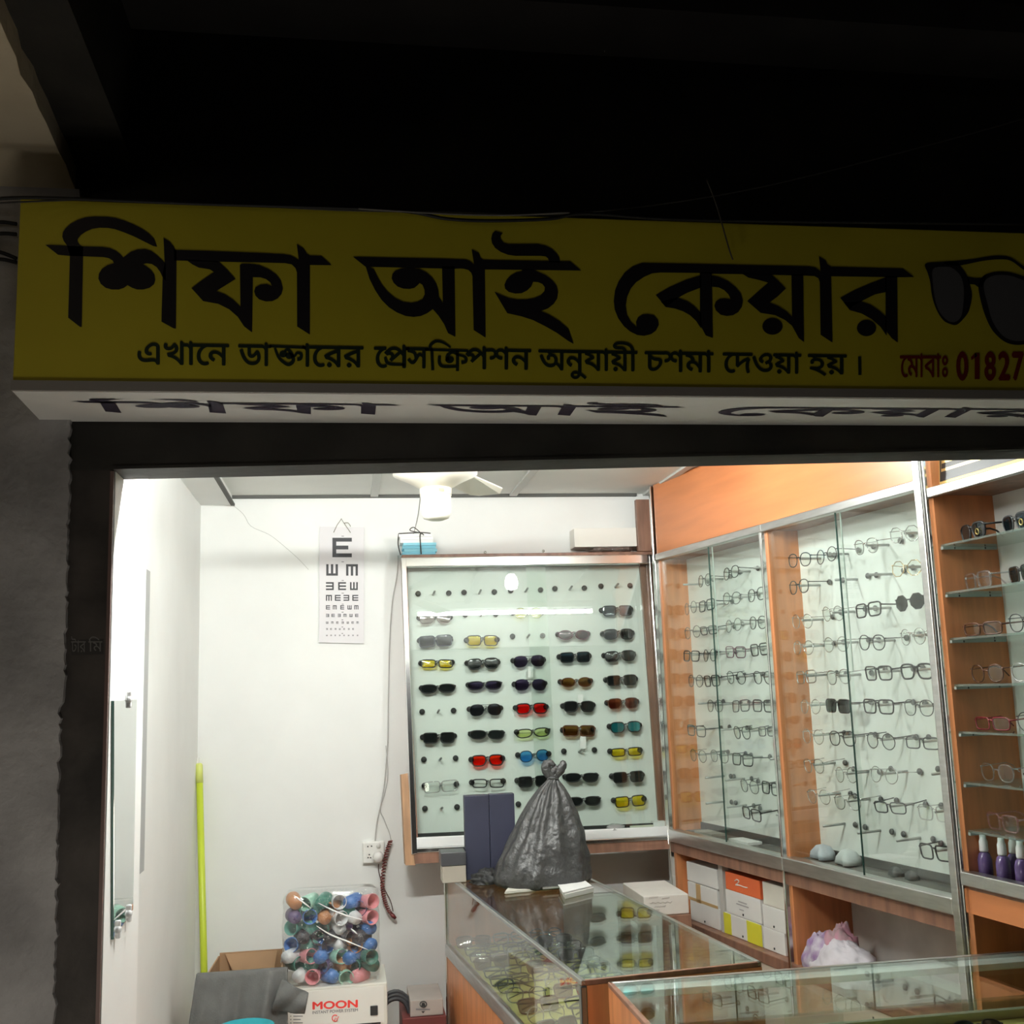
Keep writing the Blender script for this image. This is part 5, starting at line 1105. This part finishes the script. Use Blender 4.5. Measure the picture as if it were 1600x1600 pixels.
# papers
pm = [on(790, 1397), on(862, 1390), on(866, 1383), on(800, 1384)]
for i in range(4):
    dz = i * 0.0022; j = rnd.uniform(-.006, .006)
    one('paper_sheet', MB().slab([p + np.array([j, j * .6, dz]) for p in pm], (0, 0, 0.0018)), mat('old_paper', (0.66, 0.64, 0.57), 0.7), ['lowest', 'second', 'third', 'topmost'][i] + ' sheet of the yellowed papers before the black bag', 'paper', 'papers on the long counter')
cr = [on(848, 1394), on(882, 1391), on(880, 1383), on(852, 1382)]
one('clear_bag', MB().slab([p + np.array([0, 0, .0095]) for p in cr], (0, 0, .006)), glassy('clear_crinkle', (0.9, 0.9, 0.88), f0=.1, body=.35, body_col=(.7, .7, .66), bump=1.0), 'small crinkled clear bag between the yellowed papers and the white card', 'bag')
wc = [on(880, 1404), on(925, 1393), on(908, 1380), on(867, 1383)]
one('white_card', MB().slab([p + np.array([0, 0, .017]) for p in wc], (0, 0, .003)), mat('bright_card', (0.9, 0.9, 0.89), 0.5), 'bright white card lying in front of the black bag', 'card')
one('card_below', MB().slab([p + np.array([.004, -.012, .0005]) for p in wc], (0, 0, .014)), mat('grey_note', (0.62, 0.62, 0.60), 0.6), 'stack of grey-white notes under the bright white card', 'notes')

# white carton behind the counter on a low stool
cy0 = 4.02
cq0, cq1 = onY(1006, 1432, cy0), onY(1063, 1396, cy0)
ztk = onY(1006, 1401, cy0)[2]
wcx = thing('storage_carton', 'dusty white carton with handwriting on its front behind the counter', 'box', ((cq0[0] + cq1[0]) / 2, cy0 + .15, cq0[2]))
MB().box((onY(1006, 1420, cy0)[0], cy0, cq0[2]), (cq1[0] + .03, cy0 + .30, ztk)).build('carton', mat('dusty_white_card', (0.70, 0.66, 0.61), 0.7, vary=.05), wcx, bevel=0.003)
hw = MB()
for yy, x0, x1 in ((1403, 1014, 1028), (1404, 1034, 1046), (1411, 1015, 1050), (1417, 1022, 1040), (1423, 1014, 1030)):
    P = [onY(x0 + (x1 - x0) * t / 14, yy + 1.5 * math.sin(t * 2.1) - t * .10, cy0 - .0012) for t in range(15)]
    hw.tube(P, 0.0008, 4)
hw.build('handwriting', mat('pencil', (0.40, 0.36, 0.33), 0.8), wcx)
st_ = thing('side_stand', 'low brown stand under the white carton behind the counter', 'stand', ((cq0[0] + cq1[0]) / 2, cy0 + .15, 0))
MB().box((cq0[0] - .02, cy0 - .02, cq0[2] - .03), (cq1[0] + .03, cy0 + .32, cq0[2] - .001)).build('top', BROWN, st_)
for dx in (cq0[0] - .02, cq1[0] - .01):
    for dy in (cy0 - .02, cy0 + .28): MB().box((dx, dy, 0), (dx + .04, dy + .04, cq0[2] - .03)).build('leg', BROWN, st_)

# ================================================================== left back corner
# power box on a bench
uy = 4.12
ux0, ux1 = onY(441, 1545, uy)[0], onY(605, 1545, uy)[0]; uzt = onY(520, 1541, uy)[2]
ub_ = thing('power_box', 'cream metal power backup box lettered in red under the bag of cups', 'power supply', ((ux0 + ux1) / 2, uy + .14, uzt - .30))
CREAM = mat('cream_metal', (0.70, 0.69, 0.62), 0.4)
MB().box((ux0, uy, uzt - .30), (ux1, uy + .27, uzt)).build('housing', CREAM, ub_, bevel=0.004)
MB().box((ux0 + .012, uy - .002, uzt - .135), (ux1 - .012, uy + .001, uzt - .010)).build('front_plate', mat('pale_plate', (0.78, 0.77, 0.72), 0.4), ub_)
ubp = ub_.children[1]
uf = lambda x, y: onY(280 + x * .275, 1160 + y * .275, uy - .0028)
rt = MB(); put_text(rt, 'MOON', (757, 1015, lambda x: 1517 - (x - 757) * .05, lambda x: 1476 - (x - 757) * .05, 0.69), uf, 0.035)
rt.build('brand_lettering', mat('red_ink', (0.82, 0.05, 0.04), 0.5), ubp)
rt = MB(); put_text(rt, 'INSTANT POWER SYSTEM', (757, 1015, lambda x: 1543 - (x - 757) * .06, lambda x: 1527 - (x - 757) * .06, 0.69), uf, 0.02)
rt.build('small_lettering', mat('grey_ink_two', (0.20, 0.20, 0.21), 0.5), ubp)
MB().tube([uf(886 + 17 * math.cos(a), 1567 - 18 * math.sin(a)) for a in np.linspace(.9, 5.6, 14)], 0.0016, 5).build('round_mark', MATS['red_ink'], ubp)
MB().tube([uf(886 + x, 1567 + y) for x, y in ((-4, 14), (2, -4), (12, 8), (20, -10))], 0.0014, 5).build('round_mark', MATS['red_ink'], ubp)
sw0, sw1 = uf(1086, 1552), uf(1128, 1494)
MB().box((sw0[0], uy - .006, sw0[2]), (sw1[0], uy - .001, sw1[2])).build('rocker_switch', MATTEBLACK, ubp, bevel=0.002)
for k, y in enumerate((1500, 1519, 1537, 1556, 1575, 1594)):
    MB().lathe([(0.0018, 0), (0.0018, .002)], uf(634, y) + np.array([0, .0005, 0]), 8, 'y').build('indicator', MATTEBLACK, ubp)
    q = [uf(648, y - 3), uf(690 + 12 * (k % 2), y - 3), uf(690 + 12 * (k % 2), y + 2), uf(648, y + 2)]
    MB().slab(q, (0, .001, 0)).build('legend', MATS['grey_ink_two'], ubp)
q0_ = uf(586, 1603); q1_ = uf(1145, 1589)
MB().box((q0_[0], uy - .003, q1_[2] - .006), (q1_[0], uy - .0005, q1_[2])).build('seam_line', MATTEBLACK, ubp)
bn_ = thing('bench', 'low dark wooden bench under the cream power box', 'bench', ((ux0 + ux1) / 2, uy + .14, 0))
bz = uzt - .301
MB().box((ux0 - .0, uy - .03, bz - .03), (ux1 + .04, uy + .33, bz)).build('top', BROWN, bn_)
for dx in (ux0 + .01, ux1): 
    for dy in (uy - .02, uy + .28): MB().box((dx, dy, 0), (dx + .035, dy + .035, bz - .03)).build('leg', BROWN, bn_)
# clear bag of coloured cups
CC = {'o': ('orange-brown', (0.50, 0.20, 0.07)), 'm': ('mint', (0.35, 0.66, 0.52)), 'g': ('green', (0.05, 0.22, 0.17)), 'w': ('white', (0.74, 0.75, 0.76)), 'b': ('blue', (0.07, 0.20, 0.52)), 'p': ('pink', (0.80, 0.30, 0.33)), 'v': ('violet', (0.10, 0.06, 0.17)), 'k': ('black', (0.04, 0.035, 0.045)), 't': ('sea-green', (0.14, 0.40, 0.33))}
ROWS = [(905, [(655, 'o'), (740, 'm'), (820, 'g'), (900, 'w'), (985, 'b'), (1072, 'p')]), (945, [(702, 'g'), (790, 'g'), (875, 'o'), (955, 'g'), (1038, 'v')]), (990, [(652, 'v'), (735, 'b'), (820, 'o'), (900, 'w'), (985, 'w'), (1068, 'p')]),
        (1057, [(660, 't'), (740, 't'), (822, 'g'), (905, 'w'), (985, 'v'), (1068, 'b')]), (1106, [(700, 'k'), (785, 'k'), (865, 'k'), (948, 'k'), (1034, 'k')]), (1154, [(650, 'b'), (735, 't'), (820, 'b'), (900, 'w'), (983, 'o'), (1068, 'b')]),
        (1216, [(637, 'w'), (725, 'p'), (810, 'b'), (895, 'm'), (983, 'b'), (1070, 'g')]), (1266, [(660, 'g'), (748, 'g'), (835, 'v'), (918, 'o'), (1000, 'g'), (1080, 'g')]), (1326, [(690, 'w'), (770, 'p'), (855, 'b'), (940, 'm'), (1025, 'p')])]
cyy = uy + .05
zbag0 = uzt + 0.004
rowz = [onY(500, 1160 + y * .275, cyy)[2] for y, _ in ROWS]
shift = (zbag0 + 0.024) - rowz[-1]
for ri, (y, row) in enumerate(ROWS):
    for ci, (x, c) in enumerate(row):
        nmc, colr = CC[c]; p = onY(280 + x * .275, 1160 + y * .275, cyy); z = p[2] + shift
        rr_ = 0.0268
        axis_turn = R(rnd.choice((-28, -15, 12, 26, 34))); tl = R(rnd.uniform(-8, 8))
        m = MB().lathe([(rr_ * .80, -0.035), (rr_ * .92, 0.0), (rr_, 0.030), (rr_ * .98, 0.035), (rr_ * .90, 0.034), (rr_ * .80, -0.028)], n=16, axis='y')
        me = m.mesh('plastic_cup'); me.materials.append(mat('cup_' + nmc, colr, 0.35, trans=0.0))
        o = bpy.data.objects.new('plastic_cup', me); COL.objects.link(o)
        o.location = (p[0], cyy + (.015 if ri % 2 else 0), z); o.rotation_euler = (R(180) * (1 if (ri + ci) % 2 else 0) + tl, 0, axis_turn)
        tag(o, '%s plastic cup in the clear bag, %s row down, %s from the left' % (nmc, ORD[ri], ORD[ci]), 'cup', 'coloured cups in the clear bag')
bgx0, bgx1 = onY(444, 1460, cyy)[0], onY(590, 1460, cyy)[0]; zbt = onY(520, 1388, cyy)[2] + shift
m = MB(); NS = 48
prs = [(.92, 0.001), (.98, .04), (1.0, .2), (.97, .42), (1.0, .6), (.96, .8), (.97, .93), (.86, 1.0)]
prs = [(q[0], q[1]) for q in spline([(a, b, 0) for a, b in prs], 3)]
cx_, hx_ = (bgx0 + bgx1) / 2, (bgx1 - bgx0) / 2 + .008
vs = []
for r_, h in prs:
    for k in range(NS):
        a = 2 * math.pi * k / NS; c, s_ = math.cos(a), math.sin(a)
        X = math.copysign(abs(c) ** .45, c); Yq = math.copysign(abs(s_) ** .45, s_)
        n_ = 1 + .035 * noise.noise(Vector((X * 3, Yq * 3, h * 6))) + .045 * abs(noise.noise(Vector((X * 2.2 + h * 3, Yq * 5, h * 9))))
        vs.append((cx_ + hx_ * X * r_ * n_, cyy + .005 + .062 * Yq * r_ * n_, zbag0 - .002 + (zbt - zbag0) * h))
fs = [(i * NS + k, i * NS + (k + 1) % NS, (i + 1) * NS + (k + 1) % NS, (i + 1) * NS + k) for i in range(len(prs) - 1) for k in range(NS)]
fs += [tuple((len(prs) - 1) * NS + k for k in range(NS))]
m.add(vs, fs, True)
BAGC = glassy('bag_film', (0.93, 0.94, 0.94), f0=.08, rough=.05, body=.04, body_col=(.85, .85, .85), bump=1.0)
PBM = m
pb = one('clear_plastic_bag', m, BAGC, 'crinkled clear plastic bag full of coloured cups on the power box', 'bag')
GLINT = mat('film_glint', (0.88, 0.89, 0.89), 0.15)  # white streaks painted as the highlights on the film
for pts in ([(650, 872), (690, 900), (750, 946)], [(790, 915), (880, 960), (960, 990), (1045, 1012)], [(780, 1045), (860, 1095), (960, 1135), (1075, 1182)], [(975, 1060), (1012, 1092)]):
    P = [onY(280 + x * .275, 1160 + y * .275, cyy - .064) for x, y in spline(pts, 6)]
    n_ = len(P); fo = MB().tube(P, [0.0006 + .0026 * math.sin(math.pi * i / (n_ - 1)) for i in range(n_)], 6)
    c = pb.location; fo.v = [(x - c[0], cyy - .064 + (y - cyy + .064) * .5 - c[1], z + shift - c[2]) for x, y, z in fo.v]
    fo.build('film_glint', GLINT, pb)
# box draped with a grey T-shirt
gy = 4.05
gx0, gx1 = onY(312, 1500, gy)[0] + .02, onY(440, 1500, gy)[0]; gz = onY(380, 1519, gy)[2]
gx0 = max(gx0, XL + .075)
KRAFT = mat('kraft_card', (0.36, 0.22, 0.12), 0.8, vary=.08)
gb = thing('cardboard_box', 'tall open brown cardboard box in the left corner under a grey T-shirt', 'box', ((gx0 + gx1) / 2, gy + .15, 0))
gd = 0.34; t_ = .005; zbk = onY(390, 1486, gy + gd)[2]
MB().box((gx0, gy, 0), (gx1, gy + t_, gz - .004)).build('front_wall', KRAFT, gb)
MB().slab([(gx0, gy + gd, 0), (gx1, gy + gd, 0), (gx1 - .01, gy + gd, zbk), (gx0 + .01, gy + gd, zbk)], (0, t_, 0)).build('back_wall', KRAFT, gb)
MB().slab([(gx0, gy, 0), (gx0, gy + gd, 0), (gx0 + .005, gy + gd, zbk - .01), (gx0, gy, gz - .004)], (t_, 0, 0)).build('side_wall', KRAFT, gb)
MB().slab([(gx1, gy, 0), (gx1, gy + gd, 0), (gx1, gy + gd, zbk - .01), (gx1, gy, gz - .004)], (-t_, 0, 0)).build('side_wall', KRAFT, gb)
MB().box((gx0 + .01, gy + .01, 0.0), (gx1 - .01, gy + gd - .01, .01)).build('box_floor', KRAFT, gb)
MB().slab([(gx0 + .03, gy + gd - .002, zbk - .005), (gx1 - .035, gy + gd - .002, zbk - .005), (gx1 - .05, gy + gd - .04, zbk - .10), (gx0 + .08, gy + gd - .04, zbk - .10)], (0, .004, 0)).build('flap', KRAFT, gb)
TEE = mat('grey_jersey', (0.125, 0.125, 0.12), 0.95, vary=.08, scale=30, bump=.2, bscale=200)
m = MB(); W_ = gx1 - gx0
def tee(a, b):
    # a across, b from the inside of the rim over and down the front
    x = gx0 - .03 + (W_ + .05) * a
    fold = .012 * math.sin(a * 14 + 1) + .010 * math.sin(a * 27 + b * 4)
    if b < .16: y = gy + .02 + (.16 - b) * .10; z = gz + .004 - (.16 - b) * .12
    else:
        q = (b - .16) / .84; y = gy - .010 - .022 * min(1, q * 3) + fold * (.3 + q) - .02 * q; z = gz + .006 - q * (.36 + .05 * math.sin(a * 5)) ; x += (a - .5) * .05 * q - .02 * q
        hole = max(0, 1 - abs(a - .80) / .20); z += hole * q * .16
    return (x, y, z)
m.grid(tee, 60, 30)
ts = thing('t_shirt', 'charcoal grey T-shirt draped over the front of the open cardboard box', 'clothing', ((gx0 + gx1) / 2, gy, gz - .3))
m.build('shirt_body', TEE, ts, solid=.004)
m = MB(); p0, p1 = np.array([gx1 - .03, gy - .035, gz - .02]), onY(478, 1572, gy - .05)
sa = onY(440, 1530, gy - .04); sb = onY(482, 1552, gy - .06); scn = onY(476, 1584, gy - .06); sd = onY(424, 1578, gy - .04)
def slv(a, b):
    A = sa + (sb - sa) * a; B = sd + (scn - sd) * a; c = A + (B - A) * b
    return (c[0], c[1] - .018 * math.sin(b * math.pi) + .006 * math.sin(a * 9 + b * 5), c[2])
m.grid(slv, 24, 16).build('sleeve', TEE, ts, solid=.005)
m = MB(); sa2 = onY(300, 1540, gy - .03)
tb2 = onY(385, 1600, gy - .16)
one('teal_basin', MB().lathe([(.07, -.10), (.088, 0.0), (.094, .004), (.088, .006), (.07, -.08)], (onY(383, 1599, gy - .22)[0], gy - .22, onY(383, 1599, gy - .22)[2] - .014), 28), mat('teal_plastic', (0.03, 0.33, 0.38), 0.4), 'teal plastic basin standing in front of the draped cardboard box', 'basin')
# carton with emblem on maroon box, right of the power box, and a coil of cable
ky = 4.25
kx0, kx1, kzt, kzb = onY(641, 1580, ky)[0], onY(699, 1580, ky)[0] - .015, onY(670, 1562, ky)[2], onY(670, 1587, ky)[2]
kt = thing('emblem_carton', 'dusty grey-brown carton with a round dark emblem beside the counter', 'box', ((kx0 + kx1) / 2, ky + .1, kzb))
MB().box((kx0, ky, kzb), (kx1, ky + .22, kzt)).build('carton', mat('dusty_card', (0.40, 0.36, 0.33), 0.7, vary=.08), kt, bevel=0.002)
kf = lambda x, y: onY(280 + x * .275, 1160 + y * .275, ky - .0015)
MB().tube([kf(1387 + 19 * math.cos(a), 1488 + 17 * math.sin(a)) for a in np.linspace(0, 6.28, 18)], 0.0018, 5).build('emblem', MATTEBLACK, kt)
MB().slab([kf(1372, 1502), kf(1402, 1502), kf(1395, 1482), kf(1387, 1474), kf(1378, 1484)], (0, .001, 0)) if 0 else MB().slab([kf(1374, 1501), kf(1401, 1501), kf(1393, 1480), kf(1380, 1480)], (0, .001, 0)).build('emblem', MATTEBLACK, kt)
rt = MB(); q = [kf(1345, 1512), kf(1425, 1514), kf(1425, 1522), kf(1345, 1520)]; rt.slab(q, (0, .001, 0)); rt.build('print_line', MATS['grey_ink_two'], kt)
rt = MB(); rt.slab([kf(1376, 1528), kf(1396, 1528), kf(1388, 1538), kf(1384, 1538)], (0, .001, 0)); rt.build('print_mark', MATTEBLACK, kt)
one('maroon_box', MB().box((kx0 - .03, ky - .01, 0.0), (kx1 + .01, ky + .24, kzb - .001)), mat('maroon_card', (0.13, 0.025, 0.022), 0.6), 'maroon box standing under the dusty emblem carton', 'box', bevel=0.003)
cx0 = onY(625, 1580, 4.3)
for i in range(3):
    m = MB(); rr_ = .075 + .008 * i
    m.tube([(cx0[0] - .02 + rr_ * .75 * math.cos(a), 4.30 + .02 * i + .01 * math.sin(2 * a), cx0[2] - .03 + rr_ * math.sin(a)) for a in np.linspace(0, 2 * math.pi, 28, endpoint=False)], 0.0075, 7, closed=True)
    one('cable_loop', m, mat('dark_grey_cable', (0.05, 0.05, 0.055), 0.5), ['innermost', 'middle', 'outermost'][i] + ' loop of thick dark cable coiled behind the power box', 'cable', 'coiled cable behind the power box')

for o in bpy.data.objects:
    if '_w' in o: del o['_w']
